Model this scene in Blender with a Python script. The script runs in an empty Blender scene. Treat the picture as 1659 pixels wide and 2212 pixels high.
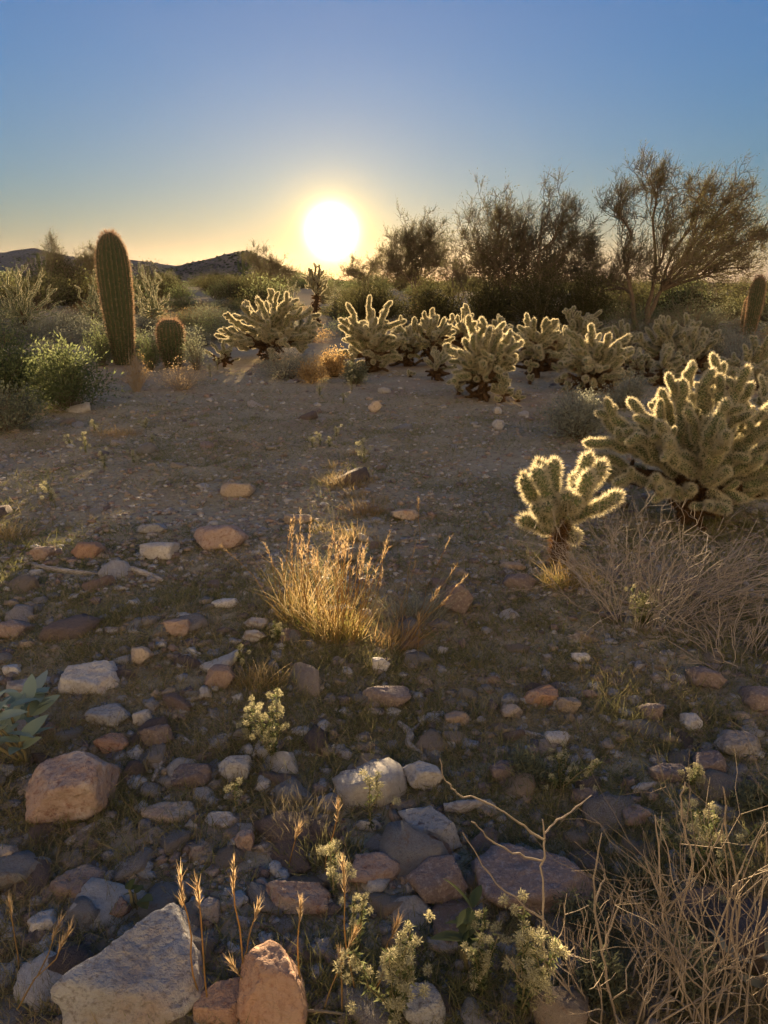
import bpy, math, random
import numpy as np
from mathutils import Matrix, Vector, Quaternion

R = math.radians
rng = np.random.default_rng(7)
random.seed(7)
S = bpy.context.scene
COL = S.collection

# ------------------------------------------------------------------ camera
CAM_H, PITCH, FPX = 1.30, R(17.3), 1024 * 26 / 36.0
cam = bpy.data.cameras.new("camera")
cam.sensor_fit = 'VERTICAL'; cam.sensor_height = 36; cam.lens = 26
cam.clip_start = 0.02; cam.clip_end = 20000
cam_ob = bpy.data.objects.new("camera", cam); COL.objects.link(cam_ob)
cam_ob.location = (0, 0, CAM_H); cam_ob.rotation_euler = (math.pi / 2 - PITCH, 0, 0)
S.camera = cam_ob

PW, PH = 1659.0, 2212.0            # pixel frame in which the photograph was measured


def ray(px, py):
    """direction (world) of a photograph pixel"""
    u = (px / PW - .5) * 768; v = (.5 - py / PH) * 1024
    f = np.array([0, math.cos(PITCH), -math.sin(PITCH)]); up = np.array([0, math.sin(PITCH), math.cos(PITCH)])
    d = np.array([1, 0, 0]) * u + up * v + f * FPX
    return d / np.linalg.norm(d)


# ------------------------------------------------------------------ sky, sun, exposure
SD = ray(716, 500)                  # direction towards the sun
SUN_EL = math.asin(SD[2]); SUN_AZ = math.atan2(SD[0], SD[1])
world = bpy.data.worlds.new("World"); S.world = world; world.use_nodes = True
nt = world.node_tree; nt.nodes.clear()
N = nt.nodes.new; L = nt.links.new
sky = N('ShaderNodeTexSky'); sky.sky_type = 'NISHITA'; sky.sun_disc = False
sky.sun_elevation = SUN_EL; sky.sun_rotation = SUN_AZ
sky.altitude = 700; sky.air_density = 1.7; sky.dust_density = 0.28; sky.ozone_density = 7.8
tc = N('ShaderNodeTexCoord')
nrm = N('ShaderNodeVectorMath'); nrm.operation = 'NORMALIZE'; L(tc.outputs['Generated'], nrm.inputs[0])
dot = N('ShaderNodeVectorMath'); dot.operation = 'DOT_PRODUCT'; L(nrm.outputs[0], dot.inputs[0]); dot.inputs[1].default_value = tuple(SD)


def wmath(op, a, b=None):
    m = N('ShaderNodeMath'); m.operation = op
    for i, v in enumerate((a, b)):
        if v is None: continue
        if isinstance(v, (int, float)): m.inputs[i].default_value = v
        else: L(v, m.inputs[i])
    return m.outputs[0]


ang = wmath('ARCCOSINE', wmath('MINIMUM', dot.outputs['Value'], 0.9999999))
deg = wmath('MULTIPLY', ang, 57.29578)


def lobe(power, width, col, strength):
    """one lobe of the sun's aureole in the dusty air"""
    e = wmath('POWER', wmath('DIVIDE', deg, width), power)
    e = wmath('EXPONENT', wmath('MULTIPLY', e, -1.0))
    e = wmath('MULTIPLY', e, strength)
    v = N('ShaderNodeVectorMath'); v.operation = 'SCALE'; v.inputs[0].default_value = col; L(e, v.inputs['Scale'])
    return v.outputs[0]


SKY_STRENGTH = 0.050
bg = N('ShaderNodeBackground'); bg.inputs['Strength'].default_value = SKY_STRENGTH
ms = N('ShaderNodeVectorMath'); ms.operation = 'ADD'; L(sky.outputs[0], ms.inputs[0])
ms.inputs[1].default_value = tuple(c / SKY_STRENGTH for c in (.0115, .0150, .0175))   # light scattered more than once, even over the whole sky
acc = ms.outputs[0]
for args in ((2.0, 1.12, (1, .95, .80), 2.6), (1.0, 1.35, (1, .60, .06), .62), (1.0, 7.0, (1, .70, .22), .065)):
    a = N('ShaderNodeVectorMath'); a.operation = 'ADD'; L(acc, a.inputs[0]); L(lobe(*args[:3], args[3] / SKY_STRENGTH), a.inputs[1]); acc = a.outputs[0]
L(acc, bg.inputs['Color'])
wo = N('ShaderNodeOutputWorld'); L(bg.outputs[0], wo.inputs['Surface'])

sun = bpy.data.lights.new("sun", 'SUN'); sun.energy = 5.0; sun.angle = R(.55); sun.color = (1, .72, .40)
sun_ob = bpy.data.objects.new("sun", sun); COL.objects.link(sun_ob)
sun_ob.rotation_euler = Vector(-SD).to_track_quat('-Z', 'Y').to_euler(); sun_ob.location = (0, 0, 30)

S.view_settings.view_transform = 'Standard'; S.view_settings.look = 'None'
S.view_settings.exposure = 2.25; S.view_settings.gamma = 1; S.view_settings.use_curve_mapping = False
cy = S.cycles
cy.max_bounces = 6; cy.diffuse_bounces = 3; cy.glossy_bounces = 2; cy.transmission_bounces = 3
cy.transparent_max_bounces = 4; cy.volume_bounces = 0; cy.sample_clamp_indirect = 6
cy.caustics_reflective = False; cy.caustics_refractive = False; cy.use_denoising = True


# ------------------------------------------------------------------ noise and geometry helpers
def _hash(ix, iy, iz, seed):
    h = (ix.astype(np.int64) * 374761393 + iy.astype(np.int64) * 668265263 + iz.astype(np.int64) * 2147483647 + seed * 974634787) & 0xffffffff
    h = ((h ^ (h >> 13)) * 1274126177) & 0xffffffff
    h = h ^ (h >> 16)
    return (h & 0xffff) / 32767.5 - 1.0


def vnoise(p, seed=0):
    """smooth value noise in -1..1 for an (n,3) array"""
    p = np.asarray(p, float); f = np.floor(p); t = p - f; i = f.astype(np.int64)
    t = t * t * (3 - 2 * t); out = 0
    for dx in (0, 1):
        for dy in (0, 1):
            for dz in (0, 1):
                w = (t[:, 0] if dx else 1 - t[:, 0]) * (t[:, 1] if dy else 1 - t[:, 1]) * (t[:, 2] if dz else 1 - t[:, 2])
                out = out + w * _hash(i[:, 0] + dx, i[:, 1] + dy, i[:, 2] + dz, seed)
    return out


def fbm(p, seed=0, o=3):
    a, s = 0, 1.0
    for k in range(o):
        a = a + s * vnoise(np.asarray(p) * 2 ** k, seed + k); s *= .5
    return a


def sstep(a, b, x):
    t = np.clip((x - a) / (b - a), 0, 1); return t * t * (3 - 2 * t)


def ground_z(x, y):
    x = np.atleast_1d(np.asarray(x, float)); y = np.atleast_1d(np.asarray(y, float))
    r = np.hypot(x, y)
    q = np.stack([x, y, np.zeros_like(x)], 1)
    z = .030 * vnoise(q * .7, 3) + .016 * vnoise(q * 2.3, 5) + .007 * vnoise(q * 6.1, 6) * (r < 40)
    z = z + .45 * vnoise(q * .035, 9) * sstep(14, 60, r) + 3 * vnoise(q * .006, 10) * sstep(120, 500, r)
    z = z + .30 * sstep(-2, -12, x) * sstep(9, 20, y) - .004 * np.maximum(0, r - 60)
    return z


def gz(x, y): return float(ground_z(x, y)[0])


def gp(px, py):
    """where the ray of a photograph pixel meets the ground"""
    d = ray(px, py); z = 0.0
    for _ in range(8):
        t = min((CAM_H - z) / max(-d[2], 1e-3), 400)
        z = gz(d[0] * t, d[1] * t)
    return np.array([d[0] * t, d[1] * t, z])


def at(px, py, y):
    """point at forward distance y on a pixel's ray"""
    d = ray(px, py); t = y / d[1]
    return np.array([0, 0, CAM_H]) + d * t


class MB:
    """collects triangles; build() links them as one mesh object"""
    def __init__(s): s.v = []; s.f = []; s.m = []; s.r = []; s.n = 0

    def add(s, v, f, mat=0, rnd=None):
        v = np.asarray(v, float); f = np.asarray(f, np.int64)
        s.v.append(v); s.f.append(f + s.n); s.m.append(np.full(len(f), mat, np.int32))
        s.r.append(np.full(len(v), .5) if rnd is None else np.broadcast_to(np.asarray(rnd, float), (len(v),)))
        s.n += len(v); return s

    def mesh(s, name, mats, smooth=False):
        v = np.concatenate(s.v); f = np.concatenate(s.f); m = np.concatenate(s.m)
        me = bpy.data.meshes.new(name)
        me.vertices.add(len(v)); me.vertices.foreach_set('co', v.astype(np.float32).ravel())
        me.loops.add(len(f) * 3); me.loops.foreach_set('vertex_index', f.astype(np.int32).ravel())
        me.polygons.add(len(f)); me.polygons.foreach_set('loop_start', np.arange(0, len(f) * 3, 3, dtype=np.int32))
        me.polygons.foreach_set('loop_total', np.full(len(f), 3, np.int32))
        me.polygons.foreach_set('material_index', m)
        if smooth: me.polygons.foreach_set('use_smooth', np.ones(len(f), bool))
        a = me.attributes.new('rnd', 'FLOAT', 'POINT'); a.data.foreach_set('value', np.concatenate(s.r).astype(np.float32))
        for k in (mats if isinstance(mats, (list, tuple)) else [mats]): me.materials.append(k)
        me.update(); me.validate(); return me

    def build(s, name, mats, parent=None, smooth=False):
        return link(name, s.mesh(name, mats, smooth), parent)


def link(name, me, parent=None):
    o = bpy.data.objects.new(name, me); COL.objects.link(o)
    if parent is not None: o.parent = parent
    return o


def tag(o, label, cat, group=None):
    o['label'] = label; o['category'] = cat
    if group: o['group'] = group
    return o


def thing(name, label, cat, loc=(0, 0, 0), group=None, rz=0):
    o = bpy.data.objects.new(name, None); COL.objects.link(o)
    o.location = tuple(loc); o.rotation_euler = (0, 0, rz); o.empty_display_size = .1
    return tag(o, label, cat, group)


def stuffpart(o): o['kind'] = 'stuff'; return o


def unit(v):
    v = np.asarray(v, float); return v / np.maximum(np.linalg.norm(v, axis=-1, keepdims=True), 1e-9)


def perp(d):
    a = np.where(np.abs(d[:, 2:3]) < .9, np.array([[0, 0, 1.]]), np.array([[1., 0, 0]]))
    s = unit(np.cross(d, a)); return s, np.cross(d, s)


def blades(mb, base, d, length, width, bend=None, mat=0, rnd=None, seg=2):
    """flat tapering ribbons; bend = vector added at the tip"""
    n = len(base); d = unit(d); length = np.broadcast_to(length, (n,))[:, None]; width = np.broadcast_to(width, (n,))[:, None]
    s, t = perp(d); a = rng.uniform(0, 2 * np.pi, (n, 1)); s = s * np.cos(a) + t * np.sin(a)
    bend = np.zeros((n, 3)) if bend is None else bend
    r = rng.random(n) if rnd is None else np.broadcast_to(rnd, (n,))
    pts = []
    for k in range(seg + 1):
        q = k / seg; c = base + d * length * q + bend * length * q * q
        if k < seg:
            w = width * (1 - .55 * q) * .5; pts += [c - s * w, c + s * w]
        else: pts.append(c)
    v = np.stack(pts, 1); nv = v.shape[1]; f = []
    for k in range(seg - 1): a0 = 2 * k; f += [(a0, a0 + 1, a0 + 3), (a0, a0 + 3, a0 + 2)]
    f.append((2 * seg - 2, 2 * seg - 1, 2 * seg)); f = np.array(f)
    F = (f[None] + (np.arange(n) * nv)[:, None, None]).reshape(-1, 3)
    mb.add(v.reshape(-1, 3), F, mat, np.repeat(r, nv))


def leaves(mb, base, d, length, width, mat=0, rnd=None, nrm=None):
    """small folded four-cornered leaves"""
    n = len(base); d = unit(d); length = np.broadcast_to(length, (n,))[:, None]; width = np.broadcast_to(width, (n,))[:, None]
    s, t = perp(d); a = rng.uniform(0, 2 * np.pi, (n, 1)); s2 = s * np.cos(a) + t * np.sin(a); u2 = np.cross(d, s2)
    mid = base + d * length * .5 + u2 * length * .06
    v = np.stack([base, mid - s2 * width * .5, base + d * length, mid + s2 * width * .5], 1)
    f = np.array([(0, 1, 2), (0, 2, 3)]); F = (f[None] + (np.arange(n) * 4)[:, None, None]).reshape(-1, 3)
    r = rng.random(n) if rnd is None else np.broadcast_to(rnd, (n,))
    mb.add(v.reshape(-1, 3), F, mat, np.repeat(r, 4))


def tube(mb, pts, rad, sides=5, mat=0, rnd=.5, cap=True):
    pts = np.asarray(pts, float); n = len(pts); rad = np.broadcast_to(rad, (n,))
    tan = unit(np.gradient(pts, axis=0)) if n > 2 else np.repeat(unit(pts[1:] - pts[:1]), 2, 0)
    ref = np.array([0.31, .17, .93]) if abs(tan[0, 2]) < .8 else np.array([.93, .2, .1])
    s = unit(np.cross(tan, ref)); t = np.cross(tan, s)
    a = np.arange(sides) / sides * 2 * np.pi
    ring = pts[:, None] + rad[:, None, None] * (s[:, None] * np.cos(a)[None, :, None] + t[:, None] * np.sin(a)[None, :, None])
    v = ring.reshape(-1, 3); F = []
    for i in range(n - 1):
        for j in range(sides):
            a0 = i * sides + j; b0 = i * sides + (j + 1) % sides; F += [(a0, b0, b0 + sides), (a0, b0 + sides, a0 + sides)]
    if cap:
        v = np.concatenate([v, pts[-1:] + tan[-1:] * rad[-1]]); k = n * sides
        for j in range(sides): F.append(((n - 1) * sides + j, (n - 1) * sides + (j + 1) % sides, k))
    mb.add(v, F, mat, rnd)


def wiggle(a, b, n, amp, seed=0, sag=0.0):
    a = np.asarray(a, float); b = np.asarray(b, float); t = np.linspace(0, 1, n)[:, None]
    p = a + (b - a) * t; ln = np.linalg.norm(b - a)
    off = np.stack([vnoise(np.stack([t[:, 0] * 3.1 + seed * 7.7, np.full(n, k * 9.3), np.full(n, seed * 1.3)], 1), 11 + k) for k in range(3)], 1)
    p = p + off * amp * ln * np.sin(t * np.pi)
    p[:, 2] += sag * ln * np.sin(t[:, 0] * np.pi); return p


_ico = {}


def ico(sub):
    if sub in _ico: return _ico[sub]
    import bmesh
    bm = bmesh.new(); bmesh.ops.create_icosphere(bm, subdivisions=sub, radius=1)
    v = np.array([x.co[:] for x in bm.verts]); f = np.array([[q.index for q in x.verts] for x in bm.faces]); bm.free()
    _ico[sub] = (unit(v), f); return _ico[sub]


# ------------------------------------------------------------------ materials
def nodes(name):
    m = bpy.data.materials.new(name); m.use_nodes = True; t = m.node_tree; t.nodes.clear()
    return m, t, t.nodes.new, t.links.new


def ramp(t, fac, cols):
    r = t.nodes.new('ShaderNodeValToRGB'); e = r.color_ramp.elements
    for i, c in enumerate(cols):
        p = i / (len(cols) - 1) if len(c) == 3 else c[3]
        if i < 2: e[i].position = p; e[i].color = (*c[:3], 1)
        else: x = e.new(p); x.color = (*c[:3], 1)
    t.links.new(fac, r.inputs[0]); return r.outputs[0]


def noise_n(t, vec, scale, detail=4, rough=.6):
    n = t.nodes.new('ShaderNodeTexNoise'); n.inputs['Scale'].default_value = scale; n.inputs['Detail'].default_value = detail
    n.inputs['Roughness'].default_value = rough
    if vec is not None: t.links.new(vec, n.inputs['Vector'])
    return n.outputs[0]


def mixc(t, fac, a, b, mode='MIX'):
    m = t.nodes.new('ShaderNodeMix'); m.data_type = 'RGBA'; m.blend_type = mode
    for s, v in ((m.inputs[0], fac), (m.inputs[6], a), (m.inputs[7], b)):
        if hasattr(v, 'links'): t.links.new(v, s)
        else: s.default_value = v if isinstance(v, (int, float)) else (*v, 1)
    return m.outputs[2]


def leaf_mat(name, cols, transl=.5, spec=.0, tcol=None):
    """thin foliage: diffuse front, light shining through from behind"""
    m, t, N, L = nodes(name)
    at_ = N('ShaderNodeAttribute'); at_.attribute_name = 'rnd'
    oi = N('ShaderNodeObjectInfo')
    a = N('ShaderNodeMath'); a.operation = 'MULTIPLY_ADD'; L(oi.outputs['Random'], a.inputs[0]); a.inputs[1].default_value = .3; L(at_.outputs['Fac'], a.inputs[2])
    b = N('ShaderNodeMath'); b.operation = 'SUBTRACT'; L(a.outputs[0], b.inputs[0]); b.inputs[1].default_value = .15
    c = ramp(t, b.outputs[0], cols)
    d = N('ShaderNodeBsdfDiffuse'); L(c, d.inputs[0]); tr = N('ShaderNodeBsdfTranslucent')
    if tcol: L(mixc(t, 1.0, c, tcol, 'MULTIPLY'), tr.inputs[0])
    else: L(c, tr.inputs[0])
    mx = N('ShaderNodeMixShader'); mx.inputs[0].default_value = transl; L(d.outputs[0], mx.inputs[1]); L(tr.outputs[0], mx.inputs[2])
    out = N('ShaderNodeOutputMaterial'); last = mx.outputs[0]
    if spec:
        g = N('ShaderNodeBsdfGlossy'); g.inputs['Roughness'].default_value = .45
        x = N('ShaderNodeMixShader'); x.inputs[0].default_value = spec; L(last, x.inputs[1]); L(g.outputs[0], x.inputs[2]); last = x.outputs[0]
    L(last, out.inputs[0]); return m


def solid_mat(name, cols, scale=8, rough=.9, bump=.4, bscale=40, spec=.15, wear=None, layers=None, speck=None, coord='Object', dust=False, bdist=.01):
    """rock, bark, soil: mottled colour with fine relief"""
    m, t, N, L = nodes(name)
    tcn = N('ShaderNodeTexCoord'); oi = N('ShaderNodeObjectInfo')
    off = N('ShaderNodeVectorMath'); off.operation = 'MULTIPLY_ADD'; vv = N('ShaderNodeCombineXYZ')
    for i in range(3): L(oi.outputs['Random'], vv.inputs[i])
    L(vv.outputs[0], off.inputs[0]); off.inputs[1].default_value = (37, 71, 13); L(tcn.outputs[coord], off.inputs[2])
    vec = off.outputs[0]
    c = ramp(t, noise_n(t, vec, scale, 6, .65), cols)
    if wear:                                                     # pale or rusty patches with a shape of their own
        col, sc, lo, hi = wear
        f = ramp(t, noise_n(t, vec, sc, 5, .7), [(0, 0, 0, lo), (1, 1, 1, hi)])
        c = mixc(t, f, c, col)
    if layers:
        w = N('ShaderNodeTexWave'); w.inputs['Scale'].default_value = layers[1]; w.inputs['Distortion'].default_value = 9; w.inputs['Detail'].default_value = 4
        w.bands_direction = 'Z'; L(vec, w.inputs['Vector'])
        c = mixc(t, ramp(t, w.outputs[0], [(0, 0, 0, .45), (.7, .7, .7, .8)]), c, layers[0])
    if speck:
        f = ramp(t, noise_n(t, vec, speck[1] * 2.2, 5, .7), [(0, 0, 0, .50), (1, 1, 1, .68)])
        c = mixc(t, f, c, speck[0])
    if dust: c = mixc(t, ramp(t, noise_n(t, vec, 5.3, 6, .7), [(0, 0, 0, .42), (.5, .5, .5, .72)]), c, (.37, .29, .225))
    hv = N('ShaderNodeHueSaturation'); L(c, hv.inputs['Color'])
    mr = N('ShaderNodeMapRange'); mr.inputs[3].default_value = .8; mr.inputs[4].default_value = 1.2; L(oi.outputs['Random'], mr.inputs[0]); L(mr.outputs[0], hv.inputs['Value'])
    p = N('ShaderNodeBsdfPrincipled'); L(hv.outputs[0], p.inputs['Base Color']); p.inputs['Roughness'].default_value = rough
    p.inputs['Specular IOR Level'].default_value = spec
    b = N('ShaderNodeBump'); b.inputs['Strength'].default_value = bump; b.inputs['Distance'].default_value = bdist
    b2 = N('ShaderNodeMath'); b2.operation = 'MULTIPLY_ADD'; L(noise_n(t, vec, bscale * .3, 5, .65), b2.inputs[0]); b2.inputs[1].default_value = 1.6; L(noise_n(t, vec, bscale, 5, .7), b2.inputs[2])
    L(b2.outputs[0], b.inputs['Height']); L(b.outputs[0], p.inputs['Normal'])
    o = N('ShaderNodeOutputMaterial'); L(p.outputs[0], o.inputs[0]); return m


M = {}
M['soil'] = solid_mat('soil', [(.25, .205, .13), (.37, .315, .21), (.44, .38, .265), (.53, .465, .35)], 3.2, 1.0, .8, 55, 0,
                      wear=((.34, .24, .17), .9, .5, .75), speck=((.23, .18, .135), 13))
M['grey'] = solid_mat('grey_rock', [(.29, .295, .30), (.46, .465, .47), (.60, .60, .60)], 9, .85, .9, 45, .2, wear=((.40, .28, .20), 3.0, .55, .72), speck=((.22, .20, .19), 38), dust=True, bdist=.022)
M['pink'] = solid_mat('pink_rock', [(.29, .205, .17), (.40, .30, .255), (.50, .41, .365)], 7, .88, .8, 40, .15, wear=((.56, .52, .49), 4.2, .52, .7), speck=((.24, .13, .10), 30), dust=True, bdist=.022)
M['orange'] = solid_mat('orange_rock', [(.34, .19, .12), (.45, .28, .19), (.54, .39, .29)], 7, .88, .8, 38, .15, wear=((.52, .44, .38), 6, .58, .75), speck=((.28, .13, .08), 40), dust=True, bdist=.022)
M['white'] = solid_mat('white_rock', [(.48, .47, .45), (.64, .62, .59), (.74, .72, .69)], 7, .8, .7, 40, .25, wear=((.50, .36, .27), 3.4, .6, .75), speck=((.40, .37, .34), 45), dust=True, bdist=.022)
M['tan'] = solid_mat('tan_rock', [(.34, .27, .20), (.48, .40, .32), (.58, .51, .43)], 8, .88, .8, 40, .15, wear=((.42, .25, .16), 4, .55, .72), speck=((.30, .24, .19), 45), dust=True, bdist=.022)
M['dark'] = solid_mat('dark_rock', [(.15, .115, .11), (.23, .18, .17), (.31, .25, .235)], 7, .85, .9, 40, .2, wear=((.34, .24, .20), 4.5, .58, .74), speck=((.40, .35, .33), 42), dust=True, bdist=.022)
M['layered'] = solid_mat('layered_rock', [(.38, .35, .32), (.52, .49, .46), (.62, .59, .56)], 8, .85, .8, 40, .2, layers=((.30, .24, .20), 14), dust=True, bdist=.022)
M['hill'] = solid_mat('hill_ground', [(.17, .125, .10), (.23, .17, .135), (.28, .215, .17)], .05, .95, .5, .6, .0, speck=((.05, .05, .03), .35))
M['fill_slope'] = solid_mat('fill_slope_ground', [(.35, .33, .295), (.43, .405, .365), (.50, .475, .435)], .06, .95, .5, .6, .0, speck=((.20, .17, .10), .3))  # pale ground of the added slope that throws fill light
M['bark'] = solid_mat('bark', [(.10, .075, .055), (.16, .12, .09), (.22, .17, .13)], 20, .9, .6, 60, .1)
M['deadwood'] = solid_mat('dead_wood', [(.30, .27, .24), (.44, .41, .38), (.56, .54, .51)], 18, .85, .7, 90, .1, layers=((.28, .24, .21), 30))
M['cholla_trunk'] = solid_mat('cholla_trunk', [(.045, .03, .02), (.09, .058, .035), (.14, .09, .055)], 22, .95, .8, 60, .05)
M['cholla_skin'] = solid_mat('cholla_skin', [(.085, .11, .05), (.125, .155, .075), (.16, .185, .10)], 30, .8, .5, 90, .15)
M['cholla_dead'] = solid_mat('dead_cholla_skin', [(.05, .033, .02), (.09, .06, .035), (.13, .085, .05)], 24, .95, .8, 70, .05)
M['spine'] = leaf_mat('cholla_spine', [(.66, .57, .36), (.76, .69, .48), (.80, .75, .58)], .55, .06)
M['spine_dead'] = leaf_mat('dead_cholla_spine', [(.13, .07, .035), (.24, .13, .055), (.34, .20, .09)], .45)
M['barrel'] = solid_mat('barrel_skin', [(.045, .06, .03), (.07, .085, .042), (.10, .11, .058)], 12, .75, .4, 60, .2)
M['barrel_spine'] = leaf_mat('barrel_spine', [(.28, .14, .085), (.40, .25, .16), (.55, .42, .28)], .3)
M['twig'] = leaf_mat('twig', [(.15, .11, .075), (.20, .16, .115), (.25, .21, .155)], .10)
M['treeleaf'] = leaf_mat('tree_leaf', [(.105, .11, .05), (.15, .15, .07), (.21, .20, .10)], .4)
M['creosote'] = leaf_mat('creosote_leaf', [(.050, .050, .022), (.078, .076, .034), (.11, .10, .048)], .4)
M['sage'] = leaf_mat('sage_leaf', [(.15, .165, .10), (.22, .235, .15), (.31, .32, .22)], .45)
M['sagegreen'] = leaf_mat('green_sage_leaf', [(.10, .125, .055), (.16, .19, .085), (.25, .27, .14)], .5)
M['greyleaf'] = leaf_mat('grey_leaf', [(.19, .20, .155), (.27, .28, .22), (.36, .37, .30)], .35)
M['silver'] = leaf_mat('silver_leaf', [(.26, .34, .25), (.34, .42, .32), (.42, .49, .40)], .35, .04)
M['dryblade'] = leaf_mat('dry_blade', [(.30, .19, .085), (.42, .28, .12), (.52, .39, .20)], .5)
M['clump'] = leaf_mat('clump_blade', [(.20, .21, .06), (.33, .25, .09), (.44, .30, .13), (.50, .42, .28)], .5)
M['seed'] = leaf_mat('seed_head', [(.50, .33, .16), (.60, .44, .25), (.68, .54, .34)], .5)
M['litter'] = leaf_mat('ground_litter', [(.24, .17, .10), (.36, .275, .165), (.33, .30, .15), (.50, .41, .26)], .4)
M['lowgreen'] = leaf_mat('low_green', [(.15, .155, .07), (.23, .23, .10), (.34, .31, .16)], .45)
M['fuzz'] = leaf_mat('fuzzy_bloom', [(.44, .41, .24), (.54, .51, .32), (.62, .59, .42)], .5)
M['stem'] = leaf_mat('herb_stem', [(.24, .21, .11), (.32, .28, .16), (.40, .34, .21)], .3)
M['drystem'] = solid_mat('dry_stem', [(.24, .19, .14), (.35, .29, .22), (.46, .40, .32)], 25, .85, .3, 90, .15)
M['greystem'] = solid_mat('grey_stem', [(.26, .21, .17), (.38, .33, .28), (.48, .43, .37)], 25, .85, .3, 90, .15)

# ------------------------------------------------------------------ ground and hills
def ground():
    nx, ny = 380, 430
    tx = np.linspace(-math.asinh(6000 / .9), math.asinh(6000 / .9), nx); xs = .9 * np.sinh(tx)
    ty = np.linspace(-math.asinh(60 / 1.0), math.asinh(7000 / 1.0), ny); ys = 1.6 + 1.0 * np.sinh(ty)
    X, Y = np.meshgrid(xs, ys); v = np.stack([X.ravel(), Y.ravel(), ground_z(X.ravel(), Y.ravel())], 1)
    r = np.hypot(v[:, 0], v[:, 1])
    near = r < 9
    q = v[near] * [1, 1, 0]
    v[near, 2] += (.006 * vnoise(q * 17, 21) + .004 * vnoise(q * 33, 22)) * (1 - sstep(5, 9, r[near]))
    i = np.arange(nx * ny).reshape(ny, nx)
    a, b, c, d = i[:-1, :-1].ravel(), i[:-1, 1:].ravel(), i[1:, 1:].ravel(), i[1:, :-1].ravel()
    mb = MB(); mb.add(v, np.concatenate([np.stack([a, b, c], 1), np.stack([a, c, d], 1)]))
    o = mb.build('ground', M['soil'], smooth=True); o['kind'] = 'structure'


ground()


def hills(name, prof, dist, depth, seed):
    """a ridge whose crest follows measured elevations, with a real foot and back"""
    xs = np.array([p[0] for p in prof], float)
    pts = np.array([at(p[0], p[1], dist) for p in prof])
    fx = np.linspace(xs[0], xs[-1], 260); cx = np.interp(fx, xs, pts[:, 0]); cz = np.interp(fx, xs, pts[:, 2])
    ts = np.linspace(-1, 1, 41); V = []
    for t in ts:
        h = (1 - abs(t)) ** 1.15
        q = np.stack([cx * .02, np.full_like(cx, t * depth * .02), np.full_like(cx, seed)], 1)
        w = 1 + .16 * fbm(q, seed, 4) * (abs(t) > .02)
        z = (cz + 6) * h * w - 6 + vnoise(q * 11, seed + 3) * .3
        V.append(np.stack([cx * (1 + t * depth / dist * .5), np.full_like(cx, dist + t * depth), z], 1))
    V = np.array(V); n, m = V.shape[:2]; i = np.arange(n * m).reshape(n, m)
    a, b, c, d = i[:-1, :-1].ravel(), i[:-1, 1:].ravel(), i[1:, 1:].ravel(), i[1:, :-1].ravel()
    mb = MB(); mb.add(V.reshape(-1, 3), np.concatenate([np.stack([a, b, c], 1), np.stack([a, c, d], 1)]))
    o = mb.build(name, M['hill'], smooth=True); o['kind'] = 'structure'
    # bushes that roughen the crest and slopes
    mb = MB(); k = 700
    ii = rng.integers(8, n // 2 + 3, k); jj = rng.integers(0, m, k); P = V[ii, jj]
    iv, jf = ico(1)
    for p in P:
        s = rng.uniform(.35, .85); mb.add(iv * [s * 1.3, s * 1.3, s] * (1 + .2 * rng.normal(size=(len(iv), 1))) + p, jf, 0, rng.random())
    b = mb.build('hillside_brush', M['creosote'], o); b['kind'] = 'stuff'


hills('hill', [(-420, 600), (-250, 570), (-120, 556), (-40, 552), (20, 543), (72, 535), (110, 545), (150, 553), (210, 561), (290, 562), (330, 567), (380, 574), (480, 590), (560, 606), (640, 615)], 620, 150, 31)
hills('hill', [(300, 608), (370, 580), (400, 570), (440, 562), (480, 551), (505, 546), (528, 540), (548, 545), (580, 562), (610, 578), (640, 592), (690, 604), (760, 610)], 480, 110, 57)


def added_fill_slope():
    """unseen slope added behind the camera to bounce warm sunlight onto shaded sides"""
    na, nr = 150, 46; az = np.linspace(R(92), R(268), na); rr = np.linspace(38, 420, nr)
    A, RR = np.meshgrid(az, rr); X, Y = np.sin(A) * RR, np.cos(A) * RR
    q = np.stack([X.ravel(), Y.ravel(), np.zeros(X.size)], 1)
    edge = sstep(R(92), R(112), A) * (1 - sstep(R(248), R(268), A))
    crest = 175 * (1 + .22 * vnoise(np.stack([A.ravel() * 3.1, A.ravel() * 0, A.ravel() * 0], 1), 71).reshape(A.shape))
    t = np.clip((RR - 45) / 235, 0, 1.62); h = np.where(t < 1, t ** .9, np.maximum(0, 1 - (t - 1) * 1.5))
    Z = crest * edge * h + (fbm(q * .022, 72, 4).reshape(A.shape) * 9 + vnoise(q * .12, 75).reshape(A.shape) * 1.6) * sstep(60, 120, RR) * edge - 1.2 * (1 - sstep(38, 60, RR)) - .8
    i = np.arange(na * nr).reshape(nr, na); a, b, c, d = i[:-1, :-1].ravel(), i[:-1, 1:].ravel(), i[1:, 1:].ravel(), i[1:, :-1].ravel()
    mb = MB(); mb.add(np.stack([X.ravel(), Y.ravel(), Z.ravel()], 1), np.concatenate([np.stack([a, c, b], 1), np.stack([a, d, c], 1)]))
    o = mb.build('fill_slope', M['fill_slope'], smooth=True); o['kind'] = 'structure'


added_fill_slope()  # added out of view as a reflector for the low sun

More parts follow.
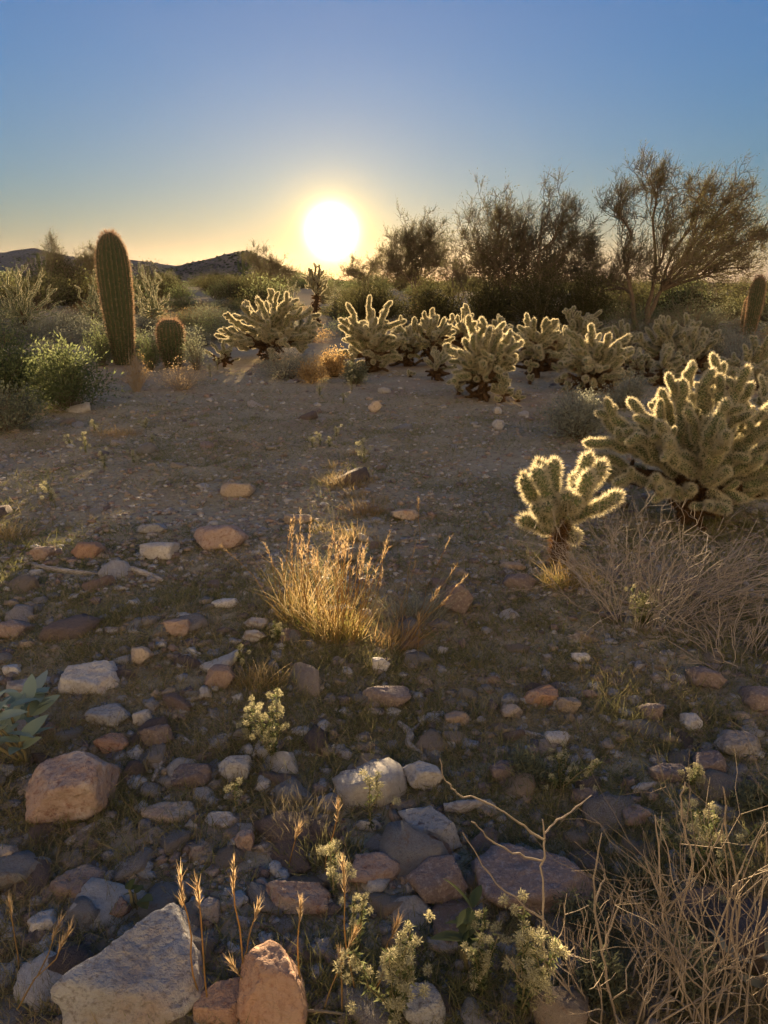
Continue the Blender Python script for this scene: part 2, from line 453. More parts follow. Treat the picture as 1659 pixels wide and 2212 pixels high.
# ------------------------------------------------------------------ air
def haze():
    v = [(x, y, z) for z in (-60, 230) for y in (-600, 7600) for x in (-6600, 6600)]
    f = [(0, 2, 1), (1, 2, 3), (4, 5, 6), (5, 7, 6), (0, 1, 4), (1, 5, 4), (2, 6, 3), (3, 6, 7), (0, 4, 2), (2, 4, 6), (1, 3, 5), (3, 7, 5)]
    m, t, N, L = nodes('dusty_air'); p = N('ShaderNodeVolumePrincipled'); p.inputs['Color'].default_value = (.95, .90, .82, 1)
    p.inputs['Density'].default_value = HAZE; p.inputs['Anisotropy'].default_value = .6; o = N('ShaderNodeOutputMaterial'); L(p.outputs[0], o.inputs['Volume'])
    mb = MB(); mb.add(v, f); ob = mb.build('haze', m); ob['kind'] = 'stuff'


HAZE = 0.8e-5
haze()


# ------------------------------------------------------------------ teddy-bear chollas
def joint_mesh(i, ln, rad, dead, nsp, split, spl=.026, spw=.0015):
    """one cholla joint along +Z; returns (body mesh, spine mesh or None)"""
    mb = MB(); rings, sides = 11, 9
    t = np.linspace(0, 1, rings); prof = rad * np.clip(np.minimum(1, (t / .14 + .42)) * np.sqrt(np.clip(1 - (np.clip((t - .80) / .2, 0, 1)) ** 2.2, .05, 1)) * (.9 + .12 * np.sin(np.pi * t)), .2 * 1, 1)
    cx = .012 * np.sin(t * 2.2 + i); cy_ = .012 * np.sin(t * 1.9 + 2 * i)
    a = np.arange(sides) / sides * 2 * np.pi; v = []
    for k in range(rings):
        bumps = 1 + .16 * np.cos(a * 4 + k * 2.2)
        v.append(np.stack([cx[k] + prof[k] * bumps * np.cos(a), cy_[k] + prof[k] * bumps * np.sin(a), np.full(sides, t[k] * ln)], 1))
    v = np.concatenate(v + [np.array([[cx[-1], cy_[-1], ln * 1.04]])]); F = []
    for k in range(rings - 1):
        for j in range(sides):
            p, q = k * sides + j, k * sides + (j + 1) % sides; F += [(p, q, q + sides), (p, q + sides, p + sides)]
    for j in range(sides): F.append(((rings - 1) * sides + j, (rings - 1) * sides + (j + 1) % sides, rings * sides))
    mb.add(v, F, 0)
    sp = MB() if split else mb
    u = rng.random(nsp) ** .85; th = rng.uniform(0, 2 * np.pi, nsp)
    na = max(20, int(95 * ln / .16)); ia = rng.integers(0, na, nsp)        # spines come in clusters
    ua = (ia + .5) / na; tha = ia * 2.39996
    u = np.clip(ua + rng.normal(0, .012, nsp), 0, 1); th = tha + rng.normal(0, .12, nsp)
    pr = np.interp(u, t, prof); c = np.stack([np.interp(u, t, cx), np.interp(u, t, cy_), u * ln], 1)
    rd = np.stack([np.cos(th), np.sin(th), np.zeros(nsp)], 1)
    tipw = np.clip((u - .82) / .18, 0, 1)[:, None]
    d = unit(rd * (1 - .75 * tipw) + np.array([0, 0, 1.]) * (.22 + 1.2 * tipw) + rng.normal(0, .42, (nsp, 3)))
    blades(sp, c + rd * pr[:, None] * .9, d, rng.uniform(.55, 1.15, nsp) * spl, spw, None, 0 if split else 1, None, 1)
    sk, sm = (M['cholla_dead'], M['spine_dead']) if dead else (M['cholla_skin'], M['spine'])
    if split: return mb.mesh('joint', sk, True), sp.mesh('spines', sm)
    return mb.mesh('joint', [sk, sm]), None


JN = [joint_mesh(i, l, .026, False, int(11000 * l), True, .029, .0021) for i, l in enumerate((.10, .125, .15, .18))]
JND = [joint_mesh(i, l, .022, True, int(4200 * l), True, .022, .0015) for i, l in enumerate((.12, .16))]
JF = [joint_mesh(i, l, .028, False, int(7500 * l), False, .032, .0038) for i, l in enumerate((.10, .125, .15, .18))]
JFD = [joint_mesh(i, l, .024, True, int(3000 * l), False, .022, .0022) for i, l in enumerate((.12, .16))]
JT = [joint_mesh(10 + i, l, .014, False, int(1900 * l), False, .016, .0028) for i, l in enumerate((.16, .20, .25))]; LENT = (.16, .20, .25)
LEN = (.10, .125, .15, .18); LEND = (.12, .16)


THIN = False


def place_joint(root, p, d, kind, near, scale, roll):
    if THIN: i = random.randrange(3); lst = JT; ln = LENT[i]; near = False
    elif kind == 'dead': i = random.randrange(2); lst = (JND if near else JFD); ln = LEND[i]
    else: i = random.randrange(4); lst = (JN if near else JF); ln = LEN[i]
    q = Vector((0, 0, 1)).rotation_difference(Vector(d)) @ Quaternion((0, 0, 1), roll)
    o = link('joint', lst[i][0], root); o.matrix_local = Matrix.LocRotScale(Vector(p), q, Vector((scale,) * 3))
    if near: link('spines', lst[i][1], o)
    return ln * scale


def cholla(base, H, W, seed, label, near=False, arms=20, sc=1.0, trunk=.5, low=-.15, lean=(0, 0), branch=.75, group=None, name='teddy_bear_cholla', D=None, dead=1.0, wild=1.0):
    random.seed(seed); D = D or W
    z0 = base[2] - .02
    root = thing(name, label, 'cactus', (base[0], base[1], z0), group)
    mb = MB(); th = trunk * H; tr = np.clip(.055 * H / 1.1, .022, .075)
    pts = wiggle((0, 0, -.03), (lean[0] * .6, lean[1] * .6, th), 9, .06, seed)
    tube(mb, pts, np.linspace(tr * 1.25, tr * .8, 9) * (1 + .15 * rng.normal(size=9)), 9, 0)
    mb.build('trunk', M['cholla_trunk'], root, True)
    sp = MB(); n = int(1500 * H / 1.1 * (1.6 if near else 1)); k = rng.random(n)
    c = np.stack([np.interp(k, np.linspace(0, 1, 9), pts[:, j]) for j in range(3)], 1); a = rng.uniform(0, 6.28, n)
    rd = np.stack([np.cos(a), np.sin(a), rng.normal(-.1, .35, n)], 1)
    blades(sp, c + rd * [[tr * .9, tr * .9, 0]], rd + rng.normal(0, .25, (n, 3)), rng.uniform(.6, 1.1, n) * .032, .0018, None, 0, None, 1)
    stuffpart(sp.build('trunk_spines', M['spine_dead'], root))
    cz = th * .85; g = 2.39996
    js = sc * 1.0
    def grow(p, d, kind, s):
        return place_joint(root, p, d, kind, near, s, random.uniform(0, 6.28))
    for i in range(int((14 + 22 * H) * dead) if H > .45 else 0):             # dead joints hanging round the foot
        a = random.uniform(0, 6.28); z = random.uniform(.06, th * .95); q = pts[min(8, int(z / th * 8))]
        dd = unit(np.array([math.cos(a), math.sin(a), random.uniform(-.75, .45)]))
        l1 = grow(np.array([q[0], q[1], z]) + dd * tr * .5, dd, 'dead', js * random.uniform(.8, 1.2))
        if random.random() < .6: grow(np.array([q[0], q[1], z]) + dd * (tr * .5 + l1 * .9), unit(dd + np.array([random.gauss(0, .4), random.gauss(0, .4), random.gauss(-.1, .4)])), 'dead', js * .8)
    arms = int(arms * (1.5 if arms > 12 else 1.15))
    for i in range(arms):
        f = (i + .5) / arms
        se = low + (1 - low) * f; el = math.asin(max(-1, min(1, se)))
        el += random.gauss(0, .10); az = i * g + random.gauss(0, .25)
        rr = random.uniform(1 - .30 * wild, 1.06); ce, sn = math.cos(el) * rr, math.sin(el) * rr
        tgt = np.array([W / 2 * ce * math.cos(az) + lean[0], D / 2 * ce * math.sin(az) + lean[1], cz + ((H - cz) if sn > 0 else cz * .85) * sn])
        ctr = np.array([lean[0] * .5, lean[1] * .5, cz])
        st = max(.4, min(.97, .70 + .3 * math.sin(el))); p = pts[int(st * 8)].copy(); p[2] = max(p[2], .06)
        tot = max(np.linalg.norm(tgt - p), 1e-6); steps = 0
        while steps < 9:
            rem = tgt - p; dist = np.linalg.norm(rem)
            if dist < .21 * js: break
            prog = 1 - dist / tot
            d = unit(rem / dist + np.array([0, 0, -.10 + .25 * prog]) + np.array([random.gauss(0, .34 * wild) for _ in range(3)]))
            dead = (p[2] < .30 * H and prog < .5) or (p[2] < .10 * H)
            kind = 'dead' if dead and random.random() < .85 else 'live'
            ln = grow(p, d, kind, js * random.uniform(.9, 1.15)); q = p + d * ln * .93
            if prog > .3 and random.random() < branch * .6:
                out = unit(q - ctr); dd = unit(out * .7 + np.array([random.gauss(0, .5), random.gauss(0, .5), .2 + random.gauss(0, .4)]))
                grow(p + d * ln * random.uniform(.5, .9), dd, kind, js * random.uniform(.55, .8))
            p = q; steps += 1
        out = unit(tgt - ctr); nt_ = 1 + (random.random() < branch) + (random.random() < branch * .55)
        for k in range(nt_):                                         # a cluster of tips
            dd = unit(out + np.array([0, 0, .10]) + np.array([random.gauss(0, .58) for _ in range(3)]) * (1 if k else .45))
            grow(p - out * .01, dd, 'live' if p[2] > .12 * H else 'dead', js * (random.uniform(.75, 1.0) if k == 0 else random.uniform(.55, .85)))
    return root


def cholla_px(x0, x1, ytop, ybase, seed, label, dist=None, **k):
    """a cholla measured by its left, right, top and foot in the photograph"""
    b = gp((x0 + x1) / 2, ybase) if dist is None else None
    if b is None:
        b = at((x0 + x1) / 2, ybase, dist); b[2] = gz(b[0], b[1])
    y = b[1]; W = (at(x1, ybase, y) - at(x0, ybase, y))[0]
    H = at((x0 + x1) / 2, ytop, y)[2] - b[2]
    return cholla(b, H, W * 1.16, seed, label, **k)


cholla_px(1282, 1690, 770, 1128, 3, 'big golden-rimmed teddy-bear cholla with a dark shaggy base behind the dead twiggy brush', near=True, arms=52, sc=.86, trunk=.40, low=-.30, D=.95, wild=.62, branch=.85)
# the small cholla in front, arm by arm as photographed: (pixel polyline, depth offsets)
def cholla_arms(px, py, label, arms, trunk_px, trunk_r=.032):
    random.seed(77); b = gp(px, py); b[2] -= .02; y0 = b[1]
    root = thing('teddy_bear_cholla', label, 'cactus', b)
    mb = MB(); pts = [at(x, y, y0) - b for x, y in trunk_px]; pts[0][2] = -.03
    tube(mb, pts, np.linspace(trunk_r * 1.2, trunk_r * .8, len(pts)), 9); mb.build('trunk', M['cholla_trunk'], root, True)
    sp = MB(); n = 2200; k = rng.random(n) ** .8; tt = np.linspace(0, 1, len(pts))
    c = np.stack([np.interp(k, tt, np.array(pts)[:, j]) for j in range(3)], 1); a = rng.uniform(0, 6.28, n)
    rd = np.stack([np.cos(a), np.sin(a), rng.normal(-.1, .35, n)], 1)
    blades(sp, c + rd * [[trunk_r * .9, trunk_r * .9, 0]], rd + rng.normal(0, .25, (n, 3)), rng.uniform(.6, 1.1, n) * .036, .0018, None, 0, None, 1)
    stuffpart(sp.build('trunk_spines', M['spine_dead'], root))
    for pl in arms:
        P = [at(x, y, y0 + dz) - b for x, y, dz in pl]
        for p, q in zip(P[:-1], P[1:]):
            d = q - p; ln = np.linalg.norm(d); i = int(np.argmin([abs(l - ln) for l in LEN])); s = min(1.25, max(.55, ln * 1.08 / LEN[i]))
            qt = Vector((0, 0, 1)).rotation_difference(Vector(d / ln)) @ Quaternion((0, 0, 1), random.uniform(0, 6.28))
            o = link('joint', JN[i][0], root); o.matrix_local = Matrix.LocRotScale(Vector(p), qt, Vector((max(s, .85), max(s, .85), s))); link('spines', JN[i][1], o)


cholla_arms(1208, 1224, 'small teddy-bear cholla with a few stout arms standing alone beside the dead brush',
            [[(1212, 1130, 0), (1232, 1090, .02), (1262, 1040, .04), (1268, 985, .06)], [(1258, 1046, .03), (1302, 1006, .08)], [(1240, 1085, -.02), (1274, 1022, -.06)],
             [(1210, 1120, 0), (1203, 1068, .02), (1194, 1000, .03)], [(1205, 1100, -.02), (1180, 1058, -.05), (1160, 1018, -.06)], [(1200, 1112, .03), (1160, 1080, .05), (1134, 1030, .06)],
             [(1178, 1060, .05), (1168, 1000, .09)], [(1214, 1118, 0), (1272, 1098, -.02), (1338, 1074, -.03)], [(1206, 1132, 0), (1178, 1124, -.06), (1150, 1098, -.08)],
             [(1204, 1140, .02), (1168, 1138, .02), (1124, 1130, .02)], [(1214, 1134, .02), (1240, 1122, .06), (1262, 1112, .10)], [(1216, 1106, -.04), (1222, 1066, -.11)],
             [(1228, 1096, -.04), (1250, 1078, -.13)], [(1213, 1146, 0), (1236, 1170, .04), (1252, 1150, .05)], [(1198, 1110, -.03), (1176, 1096, -.12)], [(1236, 1090, .05), (1244, 1030, .12)]],
            [(1207, 1224), (1206, 1190), (1209, 1155), (1213, 1118)])
cholla_px(478, 698, 622, 778, 5, 'broad teddy-bear cholla with a fan of glowing tips, left of the sunlit gap', arms=36, trunk=.45, low=-0.47)
cholla_px(733, 880, 640, 803, 6, 'round teddy-bear cholla with orange-lit lower arms, right of the sunlit gap', arms=28, trunk=.5, low=-0.72)
cholla_px(886, 984, 655, 790, 7, 'narrow teddy-bear cholla on a bare dark trunk between two larger ones', arms=19, trunk=.6, low=-0.52)
cholla_px(962, 1036, 646, 775, 8, 'teddy-bear cholla whose tall tips poke up behind a bigger cholla with drooping arms', arms=14, trunk=.55, low=-0.12)
cholla_px(968, 1120, 665, 862, 9, 'tall teddy-bear cholla with long drooping lower arms and small offsets at its foot', arms=32, trunk=.52, low=-0.67)
cholla_px(1095, 1218, 668, 815, 10, 'teddy-bear cholla on a thick black trunk with orange glow at its right foot', arms=24, trunk=.55, low=-0.57)
cholla_px(1198, 1300, 648, 772, 11, 'teddy-bear cholla rising behind the densest cholla of the row', arms=20, trunk=.5, low=-0.32)
cholla_px(1202, 1362, 694, 842, 13, 'dense teddy-bear cholla with crowded drooping arms reaching the grey shrub', arms=38, trunk=.42, low=-0.82)
cholla_px(1330, 1425, 738, 812, 14, 'low teddy-bear cholla filling in between two taller pale ones', arms=20, trunk=.4, low=-0.52)
cholla_px(1368, 1500, 662, 800, 15, 'pale teddy-bear cholla with a raised cluster of thick upright arms', arms=30, trunk=.45, low=-0.62)
cholla_px(1450, 1560, 672, 782, 16, 'pale green teddy-bear cholla at the end of the row near the dark barrel pair', arms=28, trunk=.4, low=-0.72)
cholla_px(1518, 1600, 778, 848, 17, 'small shaded teddy-bear cholla with knobbly grey-green arms behind the big golden-rimmed one', arms=16, sc=.8, trunk=.4, low=-0.32)
cholla_px(1575, 1668, 770, 842, 18, 'small shaded teddy-bear cholla beside another, behind the bluish thicket', arms=16, sc=.85, trunk=.4, low=-0.32)
cholla_px(1618, 1740, 815, 925, 19, 'shaded teddy-bear cholla with pale spines close behind the big golden-rimmed one', arms=20, sc=.85, trunk=.4, low=-0.42)
cholla_px(842, 915, 672, 792, 20, 'teddy-bear cholla half hidden between the round one and the narrow one', arms=18, trunk=.5, low=-.5)
cholla_px(1040, 1110, 662, 780, 21, 'teddy-bear cholla peeping over the shoulder of the tall one with drooping arms', arms=16, trunk=.5, low=-.4)
cholla_px(1300, 1390, 690, 790, 23, 'teddy-bear cholla in the second rank behind the dense crowded one', arms=20, trunk=.45, low=-.5)
cholla_px(1150, 1235, 690, 800, 24, 'teddy-bear cholla squeezed in beside the black-trunked one', arms=18, trunk=.45, low=-.5)
cholla_px(1440, 1540, 700, 806, 25, 'low rounded teddy-bear cholla in front of the pale green end one', arms=22, trunk=.4, low=-.5)
cholla_px(1560, 1670, 725, 828, 26, 'rounded shaded teddy-bear cholla below the leaning barrel cactus', arms=22, trunk=.4, low=-.5)
cholla_px(1395, 1480, 735, 830, 27, 'small pale teddy-bear cholla behind the top of the big golden-rimmed one', arms=18, trunk=.4, low=-.5)
# young offsets
OFF = 'young cholla offsets on the ground under the row'
for k, (x0, x1, yt, yb, n) in enumerate([(905, 985, 738, 822, 8), (1052, 1118, 795, 868, 8), (972, 1008, 806, 852, 4), (1098, 1140, 832, 868, 5), (745, 778, 745, 812, 5),
                                         (450, 520, 728, 792, 7), (1062, 1095, 848, 872, 3), (868, 905, 788, 815, 4), (1130, 1160, 790, 830, 4)]):
    cholla_px(x0, x1, yt, yb, 40 + k, 'young stubby cholla ' + ('with several arms below the narrow cholla', 'with several arms at the right foot of the tall drooping cholla', 'with two upright arms at the left foot of the tall drooping cholla',
              'crouched beside another at the foot of the tall drooping cholla', 'under the orange-lit arms of the round cholla', 'on its own beside the short barrel cactus', 'no more than a knob below the tall drooping cholla',
              'lying low between the round and the narrow cholla', 'at the foot of the black-trunked cholla')[k], arms=n, sc=.62, trunk=.45, low=.1, branch=.4, group=OFF)
# distant chollas, thin-armed
FAR = 'thin-armed chollas far back in the scrub'
for k, (x0, x1, yt, yb, ds, n, tr) in enumerate([(-30, 118, 556, 652, 17, 30, .3), (165, 232, 584, 640, 19, 14, .35), (296, 362, 570, 652, 19, 20, .35), (655, 708, 568, 660, 25, 22, .75),
                                                 (705, 745, 602, 640, 30, 14, .4), (590, 660, 598, 640, 28, 16, .4), (770, 830, 594, 640, 30, 16, .4), (1640, 1700, 640, 690, 19, 12, .4)]):
    lab = ['spindly dark cholla with many thin crooked arms, before the left ridge', 'spindly cholla glimpsed just behind the tall barrel cactus', 'spindly cholla with bright rims between the two barrel cacti', 'dark tree-like cholla with a tufted crown standing right under the sun',
           'far spindly cholla beside the tufted tree-like one', 'far spindly cholla behind the broad cholla', 'far spindly cholla behind the round cholla', 'spindly cholla beyond the leaning barrel cactus'][k]
    THIN = k != 3
    cholla_px(x0, x1, yt, yb, 60 + k, lab, dist=ds, arms=int(n * .8) if k != 3 else n, sc=1.0 if k != 3 else .8, trunk=tr, low=.0 if k != 3 else .1, branch=.9, name='buckhorn_cholla', group=FAR if k != 3 else None)

THIN = False


# ------------------------------------------------------------------ barrel cacti and saguaros
def column_body(mb, H, r, ribs, depth, prof, sides_per=4, rings=30, lean=(0, 0), mat=0):
    ns = ribs * sides_per; a = np.arange(ns) / ns * 2 * np.pi; v = []
    for k in range(rings):
        t = k / (rings - 1); z = H * (1 - (1 - t) ** 1.25)
        rr = r * prof(z / H); w = 1 - depth * (.5 + .5 * np.cos(a * ribs)) ** 1.2
        v.append(np.stack([lean[0] * z / H + rr * w * np.cos(a), lean[1] * z / H + rr * w * np.sin(a), np.full(ns, z)], 1))
    v = np.concatenate(v); F = []
    i = np.arange(rings * ns).reshape(rings, ns)
    p, q = i[:-1], np.roll(i, -1, 1)[:-1]; s, u = i[1:], np.roll(i, -1, 1)[1:]
    F = np.concatenate([np.stack([p.ravel(), q.ravel(), u.ravel()], 1), np.stack([p.ravel(), u.ravel(), s.ravel()], 1)])
    mb.add(v, F, mat)


def bprof(z):
    return np.where(z < .7, .56 + .44 * np.sin(np.clip(z / .7, 0, 1) * np.pi / 2), np.sqrt(np.clip(1 - ((z - .7) / .3) ** 2.6, 0.002, 1)))


def barrel(x0, x1, yt, yb, label, name='barrel_cactus', ribs=22, spl=.055, dist=None, lean=0, top=1.0, group=None, cat='cactus'):
    b = gp((x0 + x1) / 2, yb) if dist is None else at((x0 + x1) / 2, yb, dist)
    b[2] = gz(b[0], b[1]) - .03; y = b[1]
    W = (at(x1, yb, y) - at(x0, yb, y))[0]; H = at((x0 + x1) / 2, yt, y)[2] - b[2]; r = W / 2
    root = thing(name, label, cat, b, group)
    mb = MB(); column_body(mb, H, r, ribs, .16, bprof, lean=(lean, 0)); mb.build('body', M['barrel'], root)
    sp = MB(); P = []; Dn = []; Ln = []
    for i in range(ribs):
        a = (i + .5) / ribs * 2 * np.pi
        zs = np.arange(.02, .995, .030 / H)
        zs = 1 - (1 - zs) ** 1.1
        for z in zs:
            rr = r * float(bprof(z)); c = np.array([lean * z + rr * math.cos(a), rr * math.sin(a), z * H])
            o = np.array([math.cos(a), math.sin(a), .15 + (1.6 * max(0, z - .9) / .1)])
            for k in range(7): P.append(c); Dn.append(o + rng.normal(0, .55, 3)); Ln.append(spl * rng.uniform(.5, 1.1) * (1 + .9 * top * max(0, z - .93) / .07))
    blades(sp, np.array(P), np.array(Dn), np.array(Ln), .004, rng.normal(0, .12, (len(P), 3)), 0, None, 2)
    stuffpart(sp.build('spines', M['barrel_spine'], root)); return root


barrel(236, 302, 502, 786, 'tall barrel cactus, a dark ribbed column with a spiny crown against the sky', spl=.05, lean=-.03)
barrel(346, 402, 690, 792, 'short domed barrel cactus with reddish spines beside the tall ribbed column', spl=.06)
barrel(1593, 1630, 634, 722, 'leaning ribbed barrel cactus with a pale woolly top near the big open tree', spl=.05, lean=.12)
barrel(1604, 1634, 598, 706, 'dark barrel cactus standing close behind the leaning pale-topped one', spl=.05, dist=17.5, lean=.08)


def saguaro(x, yt, dist, H_arms, label, w=.42):
    b = at(x, 600, dist); b[2] = gz(b[0], b[1]) - .1; H = at(x, yt, dist)[2] - b[2]
    root = thing('saguaro', label, 'cactus', b)
    pr = lambda z: np.sqrt(np.clip(1 - np.clip((z - .9) / .1, 0, 1) ** 2.4, .002, 1))
    mb = MB(); column_body(mb, H, w / 2, 14, .2, pr, 3, 20); mb.build('trunk', M['barrel'], root)
    for dx, z0, z1 in H_arms:
        mb = MB(); tube(mb, [(0, 0, z0 * H), (dx * .6, 0, z0 * H + .02), (dx * .95, .05, z0 * H + .35), (dx, .05, z1 * H * .8), (dx, .05, z1 * H)], [w * .3, w * .36, w * .38, w * .38, w * .3], 10, 0)
        mb.build('arm', M['barrel'], root, True)


saguaro(527, 541, 110, [(.75, .5, .86), (-.7, .45, .72), (1.15, .55, .8)], 'far saguaro with raised arms in front of the peaked hill', .5)
saguaro(88, 545, 75, [(.5, .6, .8)], 'far slim saguaro behind the spindly dark cholla, before the left ridge', .36)


# ------------------------------------------------------------------ trees
def tree(label, base, blobs, dist, seed, nbr=13, tw=11, limb_r=.085, lean=.35, wind=(.35, 0, .55), leafy=1.2, name='palo_verde_tree', cat='tree', trunkh=.35, tws=1.0):
    """blobs: (px, py, rx px, ry px, density) clumps of the crown, measured in the photograph"""
    random.seed(seed); b = at(base[0], base[1], dist); b[2] = gz(b[0], b[1]) - .05
    root = thing(name, label, cat, b); s = dist / FPX * 768 / PW          # metres per photo pixel
    stems = []; tmb = MB(); tk = []
    for k in range(3):
        e = np.array([(k - 1) * .35 + random.gauss(0, .1), random.gauss(0, .3), trunkh * (2.2 + random.random())])
        p = wiggle((0 + (k - 1) * .08, 0, -.1), e, 7, .10, seed + k); tk.append(p)
        tube(tmb, p, np.linspace(limb_r * 1.1, limb_r * .6, 7), 7)
    tmb.build('trunk', M['bark'], root, True)
    br = MB(); cr = MB()
    for bi, (px, py, rx, ry, dens) in enumerate(blobs):
        c = at(px, py, dist) - b; c[1] += random.uniform(-1, 1) * rx * s * .8
        rad = np.array([rx * s, rx * s * .8, ry * s])
        st = tk[int(np.argmin([abs(t[-1][0] - c[0]) for t in tk]))][-1]
        lp = wiggle(st, c - [0, 0, rad[2] * .35], 11, .13, seed * 3 + bi, .10)
        lm = MB(); tube(lm, lp, np.linspace(limb_r * .55, limb_r * .2, 11), 6); lm.build('limb', M['bark'], root, True)
        for j in range(int(nbr * dens)):
            u = rng.normal(size=3); u /= np.linalg.norm(u); u *= rng.random() ** .4
            e = c + u * rad * 1.12; s0 = lp[random.randint(3, 10)]
            bp = wiggle(s0, e, 7, .16, seed + bi * 31 + j, .05)
            tube(br, bp, np.linspace(limb_r * .18, limb_r * .06, 7), 4, 0, rng.random(), False)
            for q in range(6):                                       # side branchlets with sprays of fine twigs
                o = bp[random.randint(1, 6)]; dd = unit(unit(e - s0) * .6 + rng.normal(0, .6, 3) + np.array(wind))
                ln = rng.uniform(.3, .75) * max(.6, min(1.2, rad[0])); tp = wiggle(o, o + dd * ln, 5, .14, seed + j * 5 + q)
                tube(br, tp, np.linspace(limb_r * .09, .005, 5), 3, 0, rng.random(), False)
                n = tw; k = rng.random(n) * .85 + .15
                P = np.stack([np.interp(k, np.linspace(0, 1, 5), tp[:, z]) for z in range(3)], 1)
                Dn = unit(dd * .55 + rng.normal(0, .6, (n, 3)) + np.array(wind) * .6); Lt = rng.uniform(.14, .42, n) * tws
                blades(cr, P, Dn, Lt, .011 * tws, rng.normal(0, .18, (n, 3)), 1, None, 2)
                m = int(n * 2.2 * leafy); w = rng.integers(0, n, m); kk = rng.random((m, 1))
                leaves(cr, P[w] + Dn[w] * Lt[w, None] * kk, Dn[w] + rng.normal(0, .35, (m, 3)), rng.uniform(.04, .11, m) * tws, .012 * tws, 0)
    br.build('branches', M['twig'], root)
    stuffpart(cr.build('crown', [M['treeleaf'], M['twig']], root)); return root


tree('large open tree with bare crooked limbs and feathery twigs, the tallest on the skyline', (1388, 672),
     [(1408, 368, 38, 34, 1), (1340, 425, 45, 36, 1), (1500, 410, 55, 36, 1.1), (1575, 425, 55, 45, 1.1), (1600, 490, 52, 48, 1.2), (1520, 500, 65, 50, 1.1),
      (1430, 480, 55, 55, .9), (1340, 560, 60, 55, 1), (1430, 580, 65, 50, 1), (1535, 575, 65, 50, 1.1), (1620, 560, 50, 50, 1), (1655, 500, 35, 40, .8), (1300, 620, 50, 40, .8)], 21, 5, limb_r=.085)
tree('dense rounded tree with two feathery tops, dark lower mass, middle of the skyline', (1130, 650),
     [(1080, 465, 60, 50, 1.2), (1190, 465, 58, 42, 1.2), (1030, 510, 52, 42, 1.1), (1135, 510, 75, 55, 1.6), (1225, 520, 48, 50, 1.2), (1095, 570, 85, 52, 1.8), (1190, 580, 75, 50, 1.6), (1010, 570, 45, 45, 1),
      (1140, 620, 100, 38, 1.6)], 23, 9, nbr=14, wind=(.2, 0, .6))
tree('smaller bushy tree beside the setting sun, its crown fading into the glow', (895, 640),
     [(880, 505, 42, 36, 1.2), (925, 510, 36, 36, 1.2), (900, 545, 58, 40, 1.5), (845, 560, 42, 34, 1.1), (950, 560, 36, 40, 1), (895, 595, 70, 34, 1.4)], 62, 14, nbr=20, wind=(.15, 0, .6), limb_r=.12, tws=2.0)
for lab, bx, bl, ds, sd in [
    ('thin bare-twigged small tree before the peaked hill, left of the sun', 570, [(555, 560, 26, 22, .8), (590, 568, 24, 20, .8), (572, 590, 34, 22, .8), (620, 585, 22, 22, .7)], 70, 21),
    ('wispy twiggy small tree directly right below the sun disc', 790, [(755, 580, 36, 22, .8), (800, 565, 34, 26, .9), (780, 600, 50, 24, 1)], 85, 22),
    ('low feathery tree between the small bushy tree and the dense rounded one', 985, [(975, 585, 36, 30, .8), (1000, 600, 40, 24, .9)], 30, 23),
    ('small feathery tree behind the tall barrel cactus', 205, [(195, 560, 26, 18, .8), (222, 552, 26, 18, .8), (205, 585, 36, 22, 1)], 32, 24),
    ('airy small tree with sprigs against the sky, before the left ridge', 120, [(122, 545, 16, 20, .6), (120, 585, 40, 22, 1), (150, 590, 30, 20, .8)], 30, 25),
    ('small feathery tree linking the dense rounded tree and the tallest one', 1275, [(1270, 520, 24, 26, .8), (1280, 560, 34, 34, .9), (1265, 600, 40, 30, 1)], 24, 26)]:
    tree(lab, (bx, 640), bl, ds, sd, nbr=11, tw=12, limb_r=.045 * max(1, ds / 35), wind=(.1, 0, .5), tws=max(1, ds / 35))


# ------------------------------------------------------------------ shrubs
def shrub_meshes(kind, W, H, seed, nstem, nleaf, lsize, lwid, leafm, stemm, up=.35, srad=.004):
    """stems radiating from the foot, small leaves along their outer part"""
    r0 = np.random.default_rng(seed); st = MB(); fo = MB()
    for i in range(nstem):
        a = r0.uniform(0, 6.283); q = r0.random() ** .5; z = H * math.sqrt(max(0.05, 1 - q * q * .9)) * r0.uniform(.55, 1.12)
        e = np.array([math.cos(a) * W / 2 * q, math.sin(a) * W / 2 * q, z])
        p = wiggle((math.cos(a) * .04 * W, math.sin(a) * .04 * W, -.02), e, 6, .12, seed + i * 3, .06)
        tube(st, p, np.linspace(srad, srad * .35, 6), 3, 0, r0.random(), False)
        n = max(1, nleaf // nstem); k = .25 + .78 * r0.random(n) ** .7
        P = np.stack([np.interp(k, np.linspace(0, 1, 6), p[:, j]) for j in range(3)], 1)
        spread = .07 * W
        off = r0.normal(0, spread, (n, 3)) * [[1, 1, .8]]; P2 = P + off; P2[:, 2] = np.maximum(P2[:, 2], .015)
        d = unit(off + r0.normal(0, .02, (n, 3)) + np.array([0, 0, up * spread * 2.5]))
        leaves(fo, P2, d, r0.uniform(.6, 1.25, n) * lsize, lwid, 0, np.clip(.35 * r0.random() + .65 * r0.random(n), 0, 1))
    return st.mesh('stems', stemm), fo.mesh('foliage', leafm)


def put_shrub(ms, loc, label, rz=0, sc=1.0, group=None, name='shrub', cat='shrub', sz=None):
    root = thing(name, label, cat, (loc[0], loc[1], loc[2] - .01), group, rz)
    root.scale = (sc, sc, sc if sz is None else sz)
    link('stems', ms[0], root); stuffpart(link('foliage', ms[1], root)); return root


